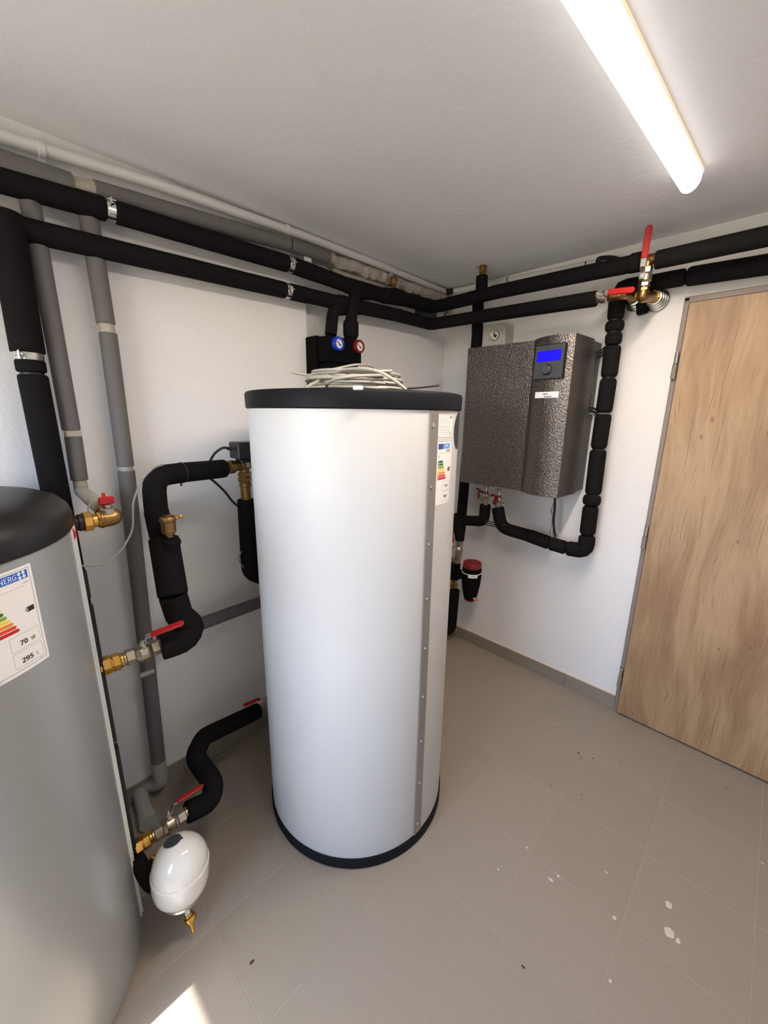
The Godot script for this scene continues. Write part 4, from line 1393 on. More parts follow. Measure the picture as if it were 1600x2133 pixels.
	tube(st, spline([Vector3(0.8459, 2.2099, 0.0300), Vector3(0.8708, 2.2126, 0.0600), Vector3(0.9127, 2.1993, 0.0900), Vector3(0.9612, 2.1727, 0.1300), Vector3(0.9983, 2.1444, 0.1600)], 6), 0.0055, 10)
	part(cd, "sheath", st, M.black_rubber)
	cd = thing("cable", "thin black cable hanging between the two pipes near the corner", "cable", Vector3(0.0900, 2.0840, 0.1599))
	st = sf()
	tube(st, [Vector3(0.1353, 2.0879, 0.2000), Vector3(0.1006, 2.0582, 0.2000)], 0.003, 8)
	part(cd, "sheath", st, M.black_rubber)

	# rough plaster ledge under the conduit, from the lining to the corner
	var ledge := thing("trim_1", "rough unpainted plaster ledge under the conduit in the far left corner", "plaster", Vector3(0.0200, 2.1880, 0.5960), "", "structure")
	st = sf()
	var fn := FastNoiseLite.new()
	fn.seed = 8
	fn.frequency = 9.0
	var za := 1.0
	var prev := []
	for i in 41:
		var z: float = lerp(za, 0.0, i / 40.0)
		var n1 := fn.get_noise_2d(z * 3.0, 1.0)
		var n2 := fn.get_noise_2d(z * 4.0, 9.0)
		var n3 := fn.get_noise_2d(z * 9.0, 30.0)
		var top := 2.216
		var bot := 2.166 + n1 * 0.022
		var d := 0.036 + n2 * 0.020
		var ring := [Vector3(-0.024, bot - 0.004, z), Vector3(d - 0.012, bot + n3 * 0.003, z), Vector3(d, bot + 0.014, z), Vector3(d + n3 * 0.003, top - 0.012, z), Vector3(d - 0.014, top + n1 * 0.010, z), Vector3(-0.024, top + 0.004, z)]
		if i:
			for k in 5:
				quad(st, prev[k], ring[k], ring[k + 1], prev[k + 1])
		else:
			for k in range(1, 5):
				tri(st, ring[0], ring[k + 1], ring[k])
		prev = ring
	part(ledge, "upper_ledge", st, M.raw_plaster)
	st = sf()
	box3(st, Vector3(-0.024, 2.128, 0.0), Vector3(0.022, 2.158, 0.92), 0.004)
	part(ledge, "lower_ledge", st, M.raw_plaster)
	st = sf()
	box3(st, Vector3(-0.024, 2.03, 0.16), Vector3(0.03, 2.14, 0.30), 0.003)
	part(ledge, "dark_bracket", st, M.slate)

	# ---------- grey waste pipes ----------
	var gp := thing("grey_pipe", "grey foam clad pipe running level under the conduit behind the upper black pipe", "pipe", Vector3(0.0500, 2.1468, 1.7475))
	var g0 := Vector3(0.0600, 2.1267, 1.9874)
	var g1 := Vector3(0.0550, 2.1299, 1.8762)
	st = sf()
	sleeve(st, [g0 + (g0 - g1) * 3.0, g1], 0.031, 0.003, 22, 0.93)
	part(gp, "foam_sleeve", st, M.foam_grey)
	var g2 := Vector3(0.0500, 2.1395, 1.8229)
	st = sf()
	tube(st, [g1 + (g1 - g2).normalized() * 0.02, g2 - (g1 - g2).normalized() * 0.01], 0.0235, 20)
	part(gp, "bare_collar", st, M.plastic_beige, "bare beige collar")
	var g3 := Vector3(0.0500, 2.1775, 1.1705)
	st = sf()
	sleeve(st, [g2, g3], 0.026, 0.003, 22, 0.93)
	part(gp, "foam_sleeve", st, M.foam_grey)
	var g4 := Vector3(0.0450, 2.1833, 0.9686)
	st = sf()
	sleeve(st, [g3 + (g4 - g3).normalized() * 0.004, g4], 0.0265, 0.003, 22, 0.93)
	part(gp, "foam_sleeve", st, M.foam_grey)
	st = sf()
	tube(st, [g4 - (g4 - g3).normalized() * 0.01, Vector3(0.0450, 2.1844, 0.9420)], 0.021, 18)
	part(gp, "bare_collar", st, M.plastic_beige)
	st = sf()
	fit(st, Vector3(0.0300, 2.1460, 1.0653), XO, [[0.006, 0.010]])
	rbox(st, Vector3(0.0500, 2.1447, 1.0818), Vector3(0.006, 0.016, 0.036), 0.002)
	part(gp, "white_clip", st, M.conduit_white)

	gp = thing("grey_pipe", "left grey foam clad drop pipe that bends to the grey tank's top port", "pipe", Vector3(0.0700, 1.3126, 1.9869))
	var q0 := Vector3(0.0500, 2.0661, 1.9750)
	var q1 := Vector3(0.0500, 1.4616, 1.9702)
	var qd := (q1 - q0).normalized()
	st = sf()
	sleeve(st, [q0 - qd * 0.06, q1], 0.0235, 0.003, 22, 0.92)
	part(gp, "foam_sleeve", st, M.foam_grey)
	st = sf()
	tube(st, [q1 - qd * 0.005, Vector3(0.0500, 1.4386, 1.9699)], 0.0205, 20)
	rbox(st, Vector3(0.0500, 1.4516, 1.9693) + Vector3(0.016, 0, 0.0), Vector3(0.014, 0.018, 0.040), 0.002)
	part(gp, "bare_collar", st, M.plastic_beige)
	var q2 := Vector3(0.0550, 1.3091, 1.9719)
	st = sf()
	sleeve(st, [Vector3(0.0500, 1.4429, 1.9687), q2], 0.0225, 0.003, 22, 0.92)
	part(gp, "foam_sleeve", st, M.foam_grey)
	var qv := Vector3(0.3800, 1.2777, 1.9825)
	st = sf()
	tube(st, bend([q2 - (q2 - q1).normalized() * 0.01, q2 + (q2 - q1).normalized() * 0.035, qv], 0.03), 0.0185, 20)
	part(gp, "bare_elbow", st, M.plastic_beige, "bare beige elbow")

	gp = thing("grey_pipe", "right grey foam clad drop pipe from ceiling to floor behind the black loop", "pipe", Vector3(0.0450, 0.1511, 1.8707))
	var h0 := Vector3(0.0450, 2.0447, 1.8439)
	var h1 := Vector3(0.0450, 1.7801, 1.8393)
	var h2 := Vector3(0.0450, 1.7543, 1.8376)
	var h3 := Vector3(0.0450, 1.3410, 1.8407)
	var h4 := Vector3(0.0450, 1.3265, 1.8411)
	var h5 := Vector3(0.0500, 0.1524, 1.8738)
	st = sf()
	sleeve(st, [h0 + (h0 - h1) * 0.3, h1], 0.0255, 0.003, 22, 0.92)
	part(gp, "foam_sleeve", st, M.foam_grey)
	st = sf()
	tube(st, [h1 + (h0 - h1).normalized() * 0.005, h2 - (h0 - h1).normalized() * 0.005], 0.021, 20)
	part(gp, "bare_collar", st, M.plastic_beige, "bare beige collar")
	st = sf()
	sleeve(st, [h2, h3], 0.025, 0.003, 22, 0.92)
	part(gp, "foam_sleeve", st, M.foam_grey)
	st = sf()
	tube(st, [h3, h4], 0.0215, 20)
	part(gp, "bare_collar", st, M.plastic_grey)
	st = sf()
	sleeve(st, [h4, h5], 0.0255, 0.003, 22, 0.92)
	part(gp, "foam_sleeve", st, M.foam_grey)
	st = sf()
	rbox(st, Vector3(0.0600, 0.5822, 1.8744) + Vector3(0.016, 0, 0), Vector3(0.02, 0.016, 0.05), 0.004)
	part(gp, "pipe_clip", st, M.plastic_grey)

	gp = thing("grey_pipe", "grey waste pipe bend lying on the floor under the low valve", "pipe", Vector3(-0.0411, 0.0300, 1.9394))
	st = sf()
	var w0 := Vector3(-0.0382, 0.0400, 1.8764)
	var w1 := Vector3(-0.0443, 0.0350, 1.9397)
	var w2 := Vector3(0.1298, 0.0300, 1.9531)
	tube(st, bend([h5 + Vector3(0, 0.02, 0), Vector3(h5.x, 0.05, h5.z), Vector3(w1.x, 0.036, w1.z), w2], 0.06), 0.026, 22)
	part(gp, "tube", st, M.plastic_grey)
	st = sf()
	tube(st, [w2 - (w2 - w1).normalized() * 0.005, w2 + (w2 - w1).normalized() * 0.035], 0.0315, 22)
	part(gp, "socket", st, M.plastic_grey)

	gp = thing("grey_pipe", "dark grey foam clad pipe running level low on the wall behind the white tank", "pipe", Vector3(0.0700, 0.7003, 1.5435))
	st = sf()
	var k0 := Vector3(0.0700, 0.6986, 1.6531)
	var k1 := Vector3(0.0700, 0.7027, 1.4114)
	sleeve(st, [k0 + (k0 - k1) * 0.7, k1 + (k1 - k0) * 2.0], 0.0255, 0.003, 22, 0.92)
	part(gp, "foam_sleeve", st, mat("foam_slate", Color(0.36, 0.355, 0.36), 0.85, 0.0, 0.3, 14.0))

	# ---------- upper black loop between 3-way valve and grey tank ----------
	run = thing("insulated_pipe", "black foam clad loop with side air vent from motor valve to grey tank", "pipe", Vector3(0.4000, 1.0007, 1.8470))
	var a1 := Vector3(0.1800, 1.3231, 1.5668)
	var a2 := Vector3(0.2250, 1.3279, 1.7325)
	var a3 := Vector3(0.2600, 1.3283, 1.8214)
	var a4 := Vector3(0.2850, 1.2254, 1.8312)
	var a5 := Vector3(0.2950, 1.1909, 1.8288)
	for sg in [[[a1, a2], 0.0325, 0.004, 0.9], [[a2 + (a1 - a2).normalized() * 0.004, a3, a4], 0.0325, 0.004, 0.9]]:
		st = sf()
		sleeve(st, bend(sg[0], 0.06), sg[1], sg[2], 24, sg[3])
		part(run, "foam_sleeve", st, M.foam)
	st = sf()
	fit(st, a2 - Vector3(0, 0, 0.003), a1 - a2, [[0.005, 0.034]])
	rbox(st, a2 + Vector3(0, -0.037, 0), Vector3(0.006, 0.012, 0.006), 0.001)
	part(run, "tie_wrap", st, M.black_plastic)
	st = sf()
	sleeve(st, [a4 + (a3 - a4).normalized() * 0.004, Vector3(0.3300, 1.1318, 1.8341)], 0.034, 0.004, 24, 0.9)
	part(run, "foam_sleeve", st, M.foam)
	st = sf()
	sleeve(st, [Vector3(0.3300, 1.1541, 1.8330), Vector3(0.4000, 0.9959, 1.8462)], 0.041, 0.006, 24, 0.9)
	part(run, "foam_sleeve", st, M.foam)
	st = sf()
	sleeve(st, [Vector3(0.3600, 1.1162, 1.8321), Vector3(0.3750, 1.1582, 1.8246)], 0.026, 0.005, 20, 0.85)
	part(run, "vent_branch", st, M.foam)
	st = sf()
	sleeve(st, bend([Vector3(0.4000, 0.9993, 1.8472), Vector3(0.4000, 0.9254, 1.8362), Vector3(0.4000, 0.8766, 1.8020), Vector3(0.4200, 0.8535, 1.8356), Vector3(0.4100, 0.8523, 1.8976)], 0.045), 0.038, 0.006, 24, 0.88)
	part(run, "foam_elbow", st, M.foam)
	vent("brass air vent on the side of the black loop beside the grey tank", Vector3(0.3750, 1.1650, 1.8291), 1.25, Vector3(0.2, 0.15, -1).normalized())

	# ---------- lower black loop ----------
	run = thing("insulated_pipe", "black foam clad loop low over the floor from white tank to grey tank", "pipe", Vector3(0.4000, 0.2608, 1.8018))
	st = sf()
	sleeve(st, bend([Vector3(0.4000, 0.2245, 1.8880), Vector3(0.4000, 0.2067, 1.8067), Vector3(0.3800, 0.2478, 1.7845), Vector3(0.2400, 0.2730, 1.7964), Vector3(0.1700, 0.2712, 1.7351), Vector3(0.1300, 0.2186, 1.4817)], 0.06), 0.034, 0.008, 24, 0.84)
	part(run, "foam_sleeve", st, M.foam)
	vv = thing("ball_valve", "valve with red handle low behind the left side of the white tank", "valve", Vector3(0.1300, 0.2213, 1.4649))
	st = sf()
	var e0 := Vector3(0.1300, 0.2188, 1.4863)
	var e1 := Vector3(0.1300, 0.2099, 1.3923)
	fit(st, e0, e1 - e0, [[0.01, 0.017], [0.02, 0.023, 6], [0.025, 0.026], [0.02, 0.023, 6], [0.03, 0.018]])
	part(vv, "valve_body", st, M.nickel)
	lever(vv, e0 + (e1 - e0).normalized() * 0.05 + Vector3(0.0, 0.045, 0), -(e1 - e0), Vector3(0, 1, 0), 0.10, 0.012, 0.018, 0.07)

	# ---------- fittings on the grey tank ----------
	var tp := Vector3(0.4000, 1.2508, 2.0353)
	vv = thing("ball_valve", "brass elbow and small valve with red butterfly handle at the grey tank's top port", "valve", Vector3(0.4, 1.25, 2.056))
	st = sf()
	fit(st, Vector3(0.40, 1.252, 2.066), -ZO, [[0.012, 0.019], [0.004, 0.021], [0.004, 0.019], [0.004, 0.021], [0.004, 0.019], [0.012, 0.021]])
	part(vv, "black_thread", st, M.black_plastic)
	var n0 := Vector3(0.40, 1.252, 2.027)
	st = sf()
	var ne := fit(st, n0, -ZO, [[0.018, 0.0255, 8], [0.012, 0.017], [0.006, 0.020, 0, 0.021]])
	part(vv, "brass_nut", st, M.brass)
	st = sf()
	tube(st, bend([ne, ne - ZO * 0.034, qv + (qv - ne).normalized() * 0.0], 0.024), 0.0205, 22)
	fit(st, ne + ZO * 0.002, -ZO, [[0.008, 0.0225]])
	lathe(st, [Vector2(0, 0), Vector2(0.02, 0), Vector2(0.018, 0.008), Vector2(0.012, 0.015), Vector2(0, 0.0185)], axis(ne - ZO * 0.020, -ZO), 24)
	part(vv, "brass_elbow", st, M.brass_dark)
	st = sf()
	var ho := ne - ZO * 0.018
	fit(st, ho + Vector3(0, 0.012, 0), Vector3.UP, [[0.016, 0.017], [0.008, 0.010]])
	part(vv, "valve_body", st, M.nickel)
	st = sf()
	rbox(st, ho + Vector3(0, 0.047, 0), Vector3(0.012, 0.020, 0.034), 0.003)
	rbox(st, ho + Vector3(0, 0.060, 0.004), Vector3(0.008, 0.014, 0.008), 0.002)
	part(vv, "valve_handle", st, M.red, "red butterfly handle")
	st = sf()
	tube(st, spline([ho + Vector3(0, 0.05, 0.012), ho + Vector3(0, 0.046, 0.032), ho + Vector3(0.004, 0.028, 0.040), ho + Vector3(0.008, 0.008, 0.034)]), 0.0022, 8)
	part(vv, "retaining_cord", st, M.cable_grey)

	var union := [[0.022, 0.0155], [0.020, 0.025, 6], [0.003, 0.021], [0.018, 0.0245, 6], [0.008, 0.020]]
	vv = ball_valve("ball_valve", "nickel ball valve with brass nuts and red handle at mid height on the grey tank", Vector3(0.40, 0.852, 2.062), Vector3(0.4050, 0.8554, 1.8957), 0.0225, Vector3(0.40, 0.22, -1), Vector3(0.5, 1, 0.0), 0.102, 0.019, union)
	vv = ball_valve("ball_valve", "nickel ball valve with brass nuts and red handle just above the white vessel", Vector3(0.40, 0.217, 2.062), Vector3(0.4000, 0.2239, 1.8850), 0.0235, Vector3(0.0, -0.04, -1), Vector3(-0.05, 1, 0.0), 0.100, 0.017, union)
	st = sf()
	fit(st, Vector3(0.4000, 0.2251, 1.8864), Vector3(0.4000, 0.2251, 1.8864) - Vector3(0.40, 0.217, 2.062), [[0.02, 0.018]])
	part(vv, "copper_end", st, M.copper)

	# ---------- motor valve ----------
	vv = thing("motor_valve", "brass three-way valve with black actuator box beside the white tank", "valve", Vector3(0.1600, 1.3153, 1.4784))
	var m0 := Vector3(0.1600, 1.3302, 1.4812)
	var mt := Vector3(0.1800, 1.3233, 1.5685)
	var mv := (mt - m0).normalized()
	st = sf()
	fit(st, m0 - mv * 0.035, mv, [[0.03, 0.020], [0.028, 0.023], [0.026, 0.020], [0.02, 0.0255, 8], [0.006, 0.022], [0.025, 0.0195]])
	var mb := Vector3(0.1600, 1.2968, 1.4759)
	var mf := Vector3(0.1600, 1.1882, 1.4761)
	var md := (mf - mb).normalized()
	var ml := (mf - mb).length()
	fit(st, m0, md, [[0.030, 0.019], [0.016, 0.0245, 6], [0.003, 0.020], [0.016, 0.0255, 6], [0.006, 0.021], [0.014, 0.0225], [0.055, 0.0185]])
	part(vv, "brass_body", st, M.brass_dark)
	st = sf()
	var mc := Vector3(0.1700, 1.3802, 1.4918)
	rbox(st, mc + Vector3(0, 0.004, -0.02), Vector3(0.075, 0.060, 0.10), 0.004)
	rbox(st, mc + Vector3(0, -0.034, -0.02), Vector3(0.05, 0.014, 0.07), 0.003)
	part(vv, "actuator", st, M.black_plastic, "black plastic actuator box")
	st = sf()
	fit(st, mc + Vector3(0, -0.04, -0.015), Vector3.DOWN, [[0.02, 0.014]])
	part(vv, "valve_stem", st, M.zinc)
	st = sf()
	tube(st, spline([Vector3(0.1700, 1.3909, 1.5297), Vector3(0.1700, 1.3951, 1.5438), Vector3(0.1650, 1.3940, 1.5628), Vector3(0.1500, 1.3752, 1.5841), Vector3(0.1300, 1.3450, 1.5958)], 6) , 0.0045, 10)
	fit(st, Vector3(0.1700, 1.3907, 1.5261), Vector3(0.1650, 1.3940, 1.5628) - Vector3(0.1700, 1.3907, 1.5261), [[0.02, 0.0065, 0, 0.005]])
	tube(st, spline([Vector3(0.1300, 1.2877, 1.6027), Vector3(0.1400, 1.2635, 1.5810), Vector3(0.1450, 1.2283, 1.5536), Vector3(0.1500, 1.1929, 1.5328), Vector3(0.1550, 1.1657, 1.5087)], 6), 0.0045, 10)
	part(vv, "actuator_cable", st, M.black_rubber)
	run = thing("insulated_pipe", "black foam clad drop under the brass motor valve, half hidden by the white tank", "pipe", Vector3(0.1600, 1.0793, 1.4842))
	st = sf()
	sleeve(st, bend([Vector3(0.1600, 1.1947, 1.4816), Vector3(0.1600, 0.8946, 1.4875), Vector3(0.1600, 0.8228, 1.3741)], 0.055), 0.0335, 0.006, 24, 0.86)
	part(run, "foam_sleeve", st, M.foam)
	cd = thing("cable", "thin grey sensor wire at the foot of the black drop", "cable", Vector3(0.1700, 0.9648, 1.5336))
	st = sf()
	tube(st, spline([Vector3(0.1700, 0.9949, 1.5195), Vector3(0.1700, 0.9745, 1.5328), Vector3(0.1700, 0.9589, 1.5341), Vector3(0.1800, 0.9309, 1.5234)], 6), 0.0022, 8)
	part(cd, "sheath", st, M.cable_grey)
	cd = thing("cable", "thin grey sensor cable curving from the grey tank up to the black loop", "cable", Vector3(0.3800, 1.1296, 2.0019))
	st = sf()
	tube(st, spline([Vector3(0.3950, 1.1440, 2.0541), Vector3(0.3920, 1.1388, 2.0426), Vector3(0.3800, 1.1296, 2.0019), Vector3(0.3700, 1.1372, 1.9742), Vector3(0.3600, 1.1517, 1.9490), Vector3(0.3450, 1.1761, 1.9252), Vector3(0.3350, 1.1989, 1.9106), Vector3(0.3250, 1.2306, 1.9030), Vector3(0.3150, 1.2600, 1.8970), Vector3(0.3100, 1.2895, 1.8849), Vector3(0.3000, 1.3168, 1.8681), Vector3(0.2950, 1.3394, 1.8493), Vector3(0.2850, 1.3584, 1.8214), Vector3(0.2700, 1.3633, 1.7927)], 4), 0.003, 10)
	part(cd, "sheath", st, M.cable_grey)

	# ---------- white expansion vessel ----------
	var ve := thing("expansion_vessel", "small glossy white egg shaped expansion vessel beside the grey tank", "expansion vessel", Vector3(0.555, 0.02, 1.968))
	var vT := Transform3D(Basis(Vector3(0, 0, 1), 0.0) * Basis(Vector3(1, 0, 0), -0.06), Vector3(0.553, 0.113, 1.966))
	st = sf()
	var vpf := [Vector2(0.0, 0.0)]
	for k in range(1, 9):
		var a := PI / 2 * k / 8
		vpf.append(Vector2(0.076 * sin(a), 0.062 - 0.062 * cos(a)))
	vpf.append(Vector2(0.0778, 0.075))
	vpf.append(Vector2(0.0785, 0.108))
	vpf.append(Vector2(0.0785, 0.114))
	vpf.append(Vector2(0.0772, 0.1165))
	vpf.append(Vector2(0.0752, 0.1168))
	for k in range(0, 13):
		var a := PI / 2 * k / 12
		vpf.append(Vector2(0.0755 * cos(a), 0.117 + 0.080 * sin(a)))
	lathe(st, vpf, vT, 64)
	part(ve, "shell", st, M.vessel_white)
	st = sf()
	lathe(st, [Vector2(0.0, -0.006), Vector2(0.030, -0.006), Vector2(0.034, -0.004), Vector2(0.050, 0.000), Vector2(0.053, 0.004), Vector2(0.052, 0.010), Vector2(0.0, 0.013)], vT, 40)
	part(ve, "bottom_flange", st, M.chrome)
	st = sf()
	fit(st, vT * Vector3(0, -0.004, 0), Vector3.DOWN, [[0.014, 0.012], [0.010, 0.015, 6], [0.014, 0.010]])
	tube(st, [vT * Vector3(0.004, -0.030, 0), Vector3(0.568, 0.082, 1.965), Vector3(0.581, 0.064, 1.963)], 0.010, 14)
	part(ve, "air_valve", st, M.zinc)
	st = sf()
	fit(st, Vector3(0.579, 0.066, 1.963), Vector3(0.012, -0.016, -0.003), [[0.008, 0.012], [0.013, 0.0165], [0.005, 0.013]])
	tube(st, [Vector3(0.590, 0.054, 1.961), Vector3(0.602, 0.040, 1.962), Vector3(0.611, 0.026, 1.963)], [0.0075, 0.006, 0.004], 12)
	part(ve, "drain_cap", st, M.brass)
	# dark badge on the dome
	st = sf()
	var s0n := Vector3(cos(2.6) * cos(1.25), sin(1.25), sin(2.6) * cos(1.25))
	var bu := s0n.cross(Vector3.UP).normalized()
	var bv := bu.cross(s0n)
	var outline := []
	for k in 26:
		var a := TAU * k / 26
		var ro := 0.28
		if k == 0:
			ro = 0.36
		outline.append(s0n + (bu * cos(a + 1.1) * 1.05 + bv * sin(a + 1.1) * 1.3) * ro)
	for k in 26:
		var q := []
		for v in [s0n, outline[k], outline[(k + 1) % 26]]:
			var u: Vector3 = v.normalized()
			q.append(vT * (Vector3(0, 0.117, 0) + Vector3(u.x * 0.0755, u.y * 0.080, u.z * 0.0755) * 1.03))
		if (q[1] - q[0]).cross(q[2] - q[0]).y < 0:
			tri(st, q[0], q[2], q[1])
		else:
			tri(st, q[0], q[1], q[2])
	part(ve, "badge", st, M.slate, "dark badge on the dome")
	st = sf()
	fit(st, vT * Vector3(-0.060, 0.05, 0.02), Vector3(-1, 0.1, 0.35), [[0.02, 0.018], [0.016, 0.022, 6], [0.03, 0.016]])
	part(ve, "brass_union", st, M.brass)
	vv = thing("insulated_pipe", "dark fittings in the shadow between grey tank and white vessel", "pipe", Vector3(0.45, 0.12, 2.05))
	st = sf()
	tube(st, bend([Vector3(0.43, 0.217, 2.045), Vector3(0.47, 0.11, 2.02), Vector3(0.50, 0.15, 1.975)], 0.03), 0.022, 16)
	part(vv, "foam_sleeve", st, M.foam)

	# ---------- coil of cable on the white tank ----------
	var coil := thing("cable_coil", "loose coil of pale grey cable lying on the white tank's lid", "cable", Vector3(0.52, 1.583, 1.235))
	var cc := Vector3(0.515, 1.5895, 1.235)
	st = sf()
	var cpts := []
	var turns := 15
	for k in turns * 24 + 1:
		var t := k / 24.0
		var a := -TAU * t
		var i := int(t)
		var f := t - i
		var ra: float = lerp(_cr(i), _cr(i + 1), f)
		var hy: float = lerp(_ch(i), _ch(i + 1), f)
		cpts.append(cc + Vector3(cos(a) * ra * 1.04, hy + 0.004 * sin(a * 1.0 + i * 1.7) + 0.004, sin(a) * ra * 0.98) + Vector3(0.012 * sin(i * 2.3), 0, 0.012 * cos(i * 1.9)))
	tube(st, cpts, 0.0042, 8)
	part(coil, "cable_loops", st, M.cable_pale)
	st = sf()
	tube(st, spline([Vector3(0.3000, 1.6616, 1.3461), Vector3(0.3300, 1.6552, 1.2993), Vector3(0.4200, 1.6482, 1.2606), Vector3(0.5000, 1.6533, 1.2183), Vector3(0.4800, 1.6713, 1.1061), Vector3(0.4200, 1.6927, 0.9947)], 6), 0.0042, 8)
	part(coil, "loose_end", st, M.cable_pale)
	st = sf()
	tube(st, spline([Vector3(0.6724, 1.5880, 1.5409), Vector3(0.5000, 1.6295, 1.3593), Vector3(0.6200, 1.6452, 1.3818), Vector3(0.7200, 1.6430, 1.3951), Vector3(0.7800, 1.6335, 1.3882), Vector3(0.8200, 1.6139, 1.3732), Vector3(0.8400, 1.5857, 1.3346)], 6), 0.0042, 8)
	part(coil, "loose_end", st, M.cable_pale)
	st = sf()
	tube(st, spline([Vector3(0.5500, 1.5982, 1.3830), Vector3(0.6000, 1.6056, 1.4176), Vector3(0.6600, 1.6153, 1.4329), Vector3(0.7000, 1.6236, 1.3954), Vector3(0.6800, 1.6358, 1.2796), Vector3(0.6200, 1.6461, 1.1630)], 6), 0.0042, 8)
	part(coil, "loose_end", st, M.cable_pale)
	st = sf()
	tube(st, spline([Vector3(0.4000, 1.6586, 1.3079), Vector3(0.4200, 1.6758, 1.2384), Vector3(0.4500, 1.6924, 1.1738), Vector3(0.4200, 1.7007, 1.0863), Vector3(0.3600, 1.7039, 0.9952)], 6), 0.0042, 8)
	part(coil, "loose_end", st, M.cable_pale)
	cd = thing("cable", "short black wire lying on the white tank's lid, right of the coil", "cable", Vector3(0.9173, 1.5890, 1.3595))
	st = sf()
	tube(st, spline([Vector3(0.7800, 1.5930, 1.2795), Vector3(0.7900, 1.6008, 1.2036), Vector3(0.8000, 1.6098, 1.1357)], 5), 0.0028, 8)
	part(cd, "sheath", st, M.black_rubber)
	var cn := Vector3(0.8400, 1.5813, 1.5103)
	st = sf()
	org = cn
	rbox(st, cn, Vector3(0.016, 0.010, 0.022), 0.002)
	solo("cable_clip", "tiny white plastic clip on the front of the tank lid", "clip", cn, st, M.print_white)

	# ---------- cables at the wall unit ----------
	cd = thing("cable", "three short black cables from the upper slot of the unit to the riser", "cable", Vector3(0.9050, 1.8115, 0.0817))
	for k in 3:
		st = sf()
		tube(st, spline([Vector3(0.9050, 1.7933, 0.0741) + Vector3(-0.01, 0.014 * (1 - k), 0), Vector3(0.9050, 1.8083, 0.0530) + Vector3(0.012, 0.014 * (1 - k), 0), Vector3(0.9498, 1.8216, 0.0850) + Vector3(0, 0.014 * (1 - k), 0)], 6), 0.0045, 8)
		part(cd, "strand", st, M.black_rubber)
	cd = thing("cable", "three short cables from the lower slot of the unit to the riser", "cable", Vector3(0.9050, 1.5510, 0.0574))
	for k in 3:
		st = sf()
		tube(st, spline([Vector3(0.9050, 1.5508, 0.0709) + Vector3(-0.01, 0.014 * (1 - k), 0), Vector3(0.9050, 1.5468, 0.0350) + Vector3(0.012, 0.014 * (1 - k), 0), Vector3(0.9556, 1.5264, 0.0850) + Vector3(0, 0.014 * (1 - k), 0)], 6), 0.0045, 8)
		part(cd, "strand", st, M.black_rubber if k < 2 else M.cable_grey)
	cd = thing("cable", "black cable dropping from the unit's underside to the low black pipe", "cable", Vector3(0.8249, 1.0956, 0.1400))
	st = sf()
	tube(st, spline([Vector3(0.8269, 1.1263, 0.1600), Vector3(0.8292, 1.0599, 0.1500), Vector3(0.8280, 0.9812, 0.1400), Vector3(0.8403, 0.9077, 0.1250)], 6), 0.0062, 10)
	part(cd, "sheath", st, M.black_rubber)
	cd = thing("cable", "thin grey wires beside the black cable under the unit", "cable", Vector3(0.8087, 1.0274, 0.1300))
	for k in 2:
		st = sf()
		tube(st, spline([Vector3(0.8163, 1.0927, 0.1300), Vector3(0.8040, 1.0472, 0.1300) + Vector3(0.003 * k, 0, 0), Vector3(0.8140, 1.0025, 0.1300) + Vector3(0.010 * k, 0, 0), Vector3(0.8096, 0.9156, 0.1200) + Vector3(0.012 * k, 0, 0)], 6), 0.0022, 8)
		part(cd, "strand", st, M.cable_grey)
	cd = thing("cable", "thin black wires bridging the two foam bends under the unit", "cable", Vector3(0.4670, 0.9248, 0.1500))
	for k in 3:
		st = sf()
		tube(st, spline([Vector3(0.4435, 0.9325, 0.1700) + Vector3(0, -0.012 * k, 0), Vector3(0.4811, 0.9293, 0.1750) + Vector3(0, -0.012 * k, 0), Vector3(0.5449, 0.9260, 0.1800) + Vector3(0, -0.008 * k, 0), Vector3(0.5838, 0.9282, 0.1650)], 5), 0.003, 8)
		part(cd, "strand", st, M.black_rubber)

	# ---------- paint specks on the floor ----------
	var sp_m := mat("paint_speck", Color(0.78, 0.745, 0.70), 0.7)
	var dk_m := mat("dirt_speck", Color(0.20, 0.17, 0.14), 0.8)
	org = Vector3.ZERO
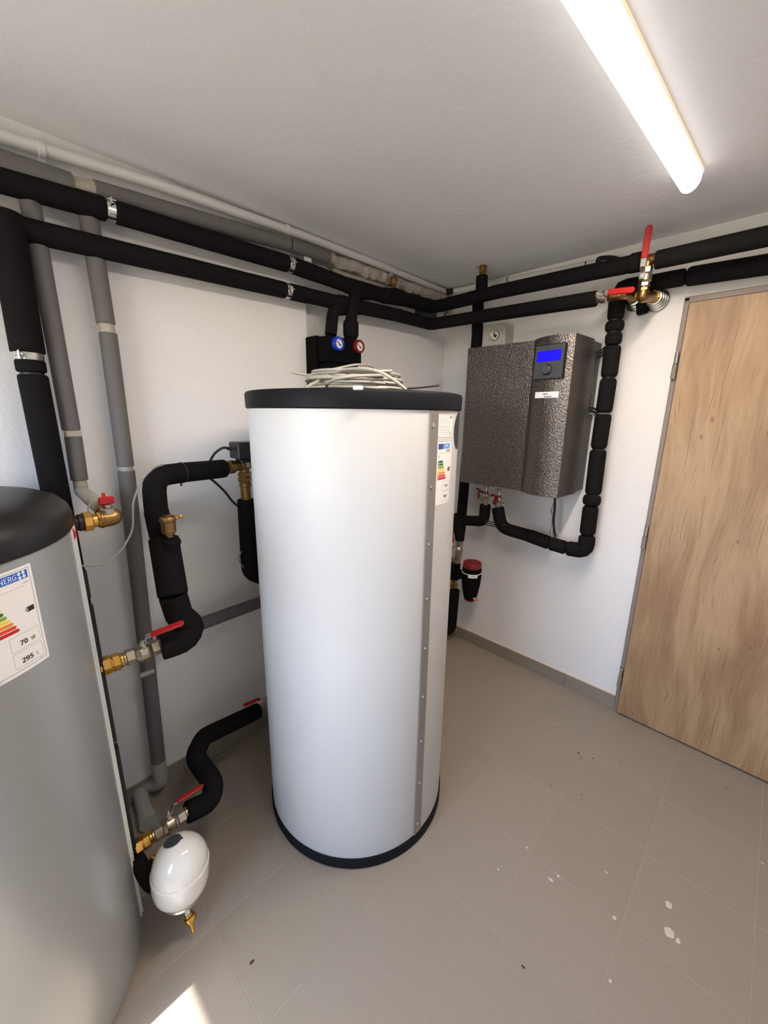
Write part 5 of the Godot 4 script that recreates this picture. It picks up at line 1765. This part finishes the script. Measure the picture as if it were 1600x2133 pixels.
	for q in [[Vector3(1.5989, 0.0000, 0.8597),.010,.016,0],[Vector3(1.6141, 0.0000, 0.9426),.014,.020,0],[Vector3(1.6368, 0.0000, 0.9490),.006,.012,0],[Vector3(1.2993, 0.0000, 1.0569),.010,.006,0],[Vector3(1.3138, 0.0000, 1.0282),.004,.008,0],[Vector3(1.4266, 0.0000, 0.8991),.007,.003,0],[Vector3(1.1583, 0.0000, 1.1543),.004,.004,0],[Vector3(1.5188, -0.0000, 1.1878),.004,.007,0],[Vector3(1.4848, 0.0000, 1.0212),.006,.008,0],[Vector3(1.1963, 0.0000, 1.0144),.006,.004,0],[Vector3(1.8092, 0.0000, 0.4765),.006,.004,0],[Vector3(0.9134, 0.0000, 0.4985),.003,.002,1],[Vector3(1.1777, 0.0000, 0.4435),.006,.006,1],[Vector3(1.1952, 0.0000, 0.4637),.005,.003,1],[Vector3(1.2377, 0.0000, 0.4284),.006,.004,1],[Vector3(1.3338, 0.0000, 0.3576),.004,.003,1],[Vector3(1.1562, 0.0000, 0.7030),.004,.003,1],[Vector3(1.2645, 0.0000, 0.6565),.003,.003,1],[Vector3(0.7797, 0.0000, 1.8681),.004,.010,1],[Vector3(1.3340, 0.0000, 1.3312),.006,.004,1],[Vector3(1.6883, 0.0000, 0.1848),.005,.003,1],[Vector3(1.2252, 0.0000, 0.2018),.003,.003,1],[Vector3(0.6577, 0.0000, 0.4728),.003,.002,1]]:
		var c: Vector3 = q[0]
		st = sf()
		var a0 := rng.randf_range(0, TAU)
		var rr := []
		for k in 18:
			rr.append(rng.randf_range(0.8, 1.05))
		for k in 18:
			var e := []
			for j in [k, (k + 1) % 18]:
				var a: float = a0 + TAU * j / 18
				e.append(c + Vector3(cos(a) * q[1] * rr[j], 0.0007, sin(a) * q[2] * rr[j] * 0.8))
			tri(st, c + Vector3(0, 0.0012, 0), e[1], e[0])
		part(floor_o, "dirt_speck" if q[3] else "paint_speck", st, dk_m if q[3] else sp_m)
	# a pale ring left by a can
	st = sf()
	var rc := Vector3(1.0197, 0.0000, 0.3273)
	lathe(st, [Vector2(0.017, 0.0003), Vector2(0.019, 0.0008), Vector2(0.021, 0.0003)], Transform3D(Basis(), rc), 28)
	part(floor_o, "paint_ring", st, mat("ring_mark", Color(0.64, 0.60, 0.55), 0.7))

func L2(st: SurfaceTool, a: Vector3, b: Vector3) -> void:
	var l := (b - a).length()
	fit(st, a, b - a, [[l * 0.1, 0.022], [l * 0.18, 0.0265, 6], [l * 0.1, 0.025, 0, 0.029], [l * 0.14, 0.0295], [l * 0.1, 0.028, 0, 0.024], [l * 0.14, 0.0265, 6], [l * 0.24, 0.022]])

func _cr(i: int) -> float:
	return 0.158 + 0.016 * sin(i * 2.61) - 0.0012 * i

func _ch(i: int) -> float:
	return 0.0040 * i + 0.002 * sin(i * 3.3)
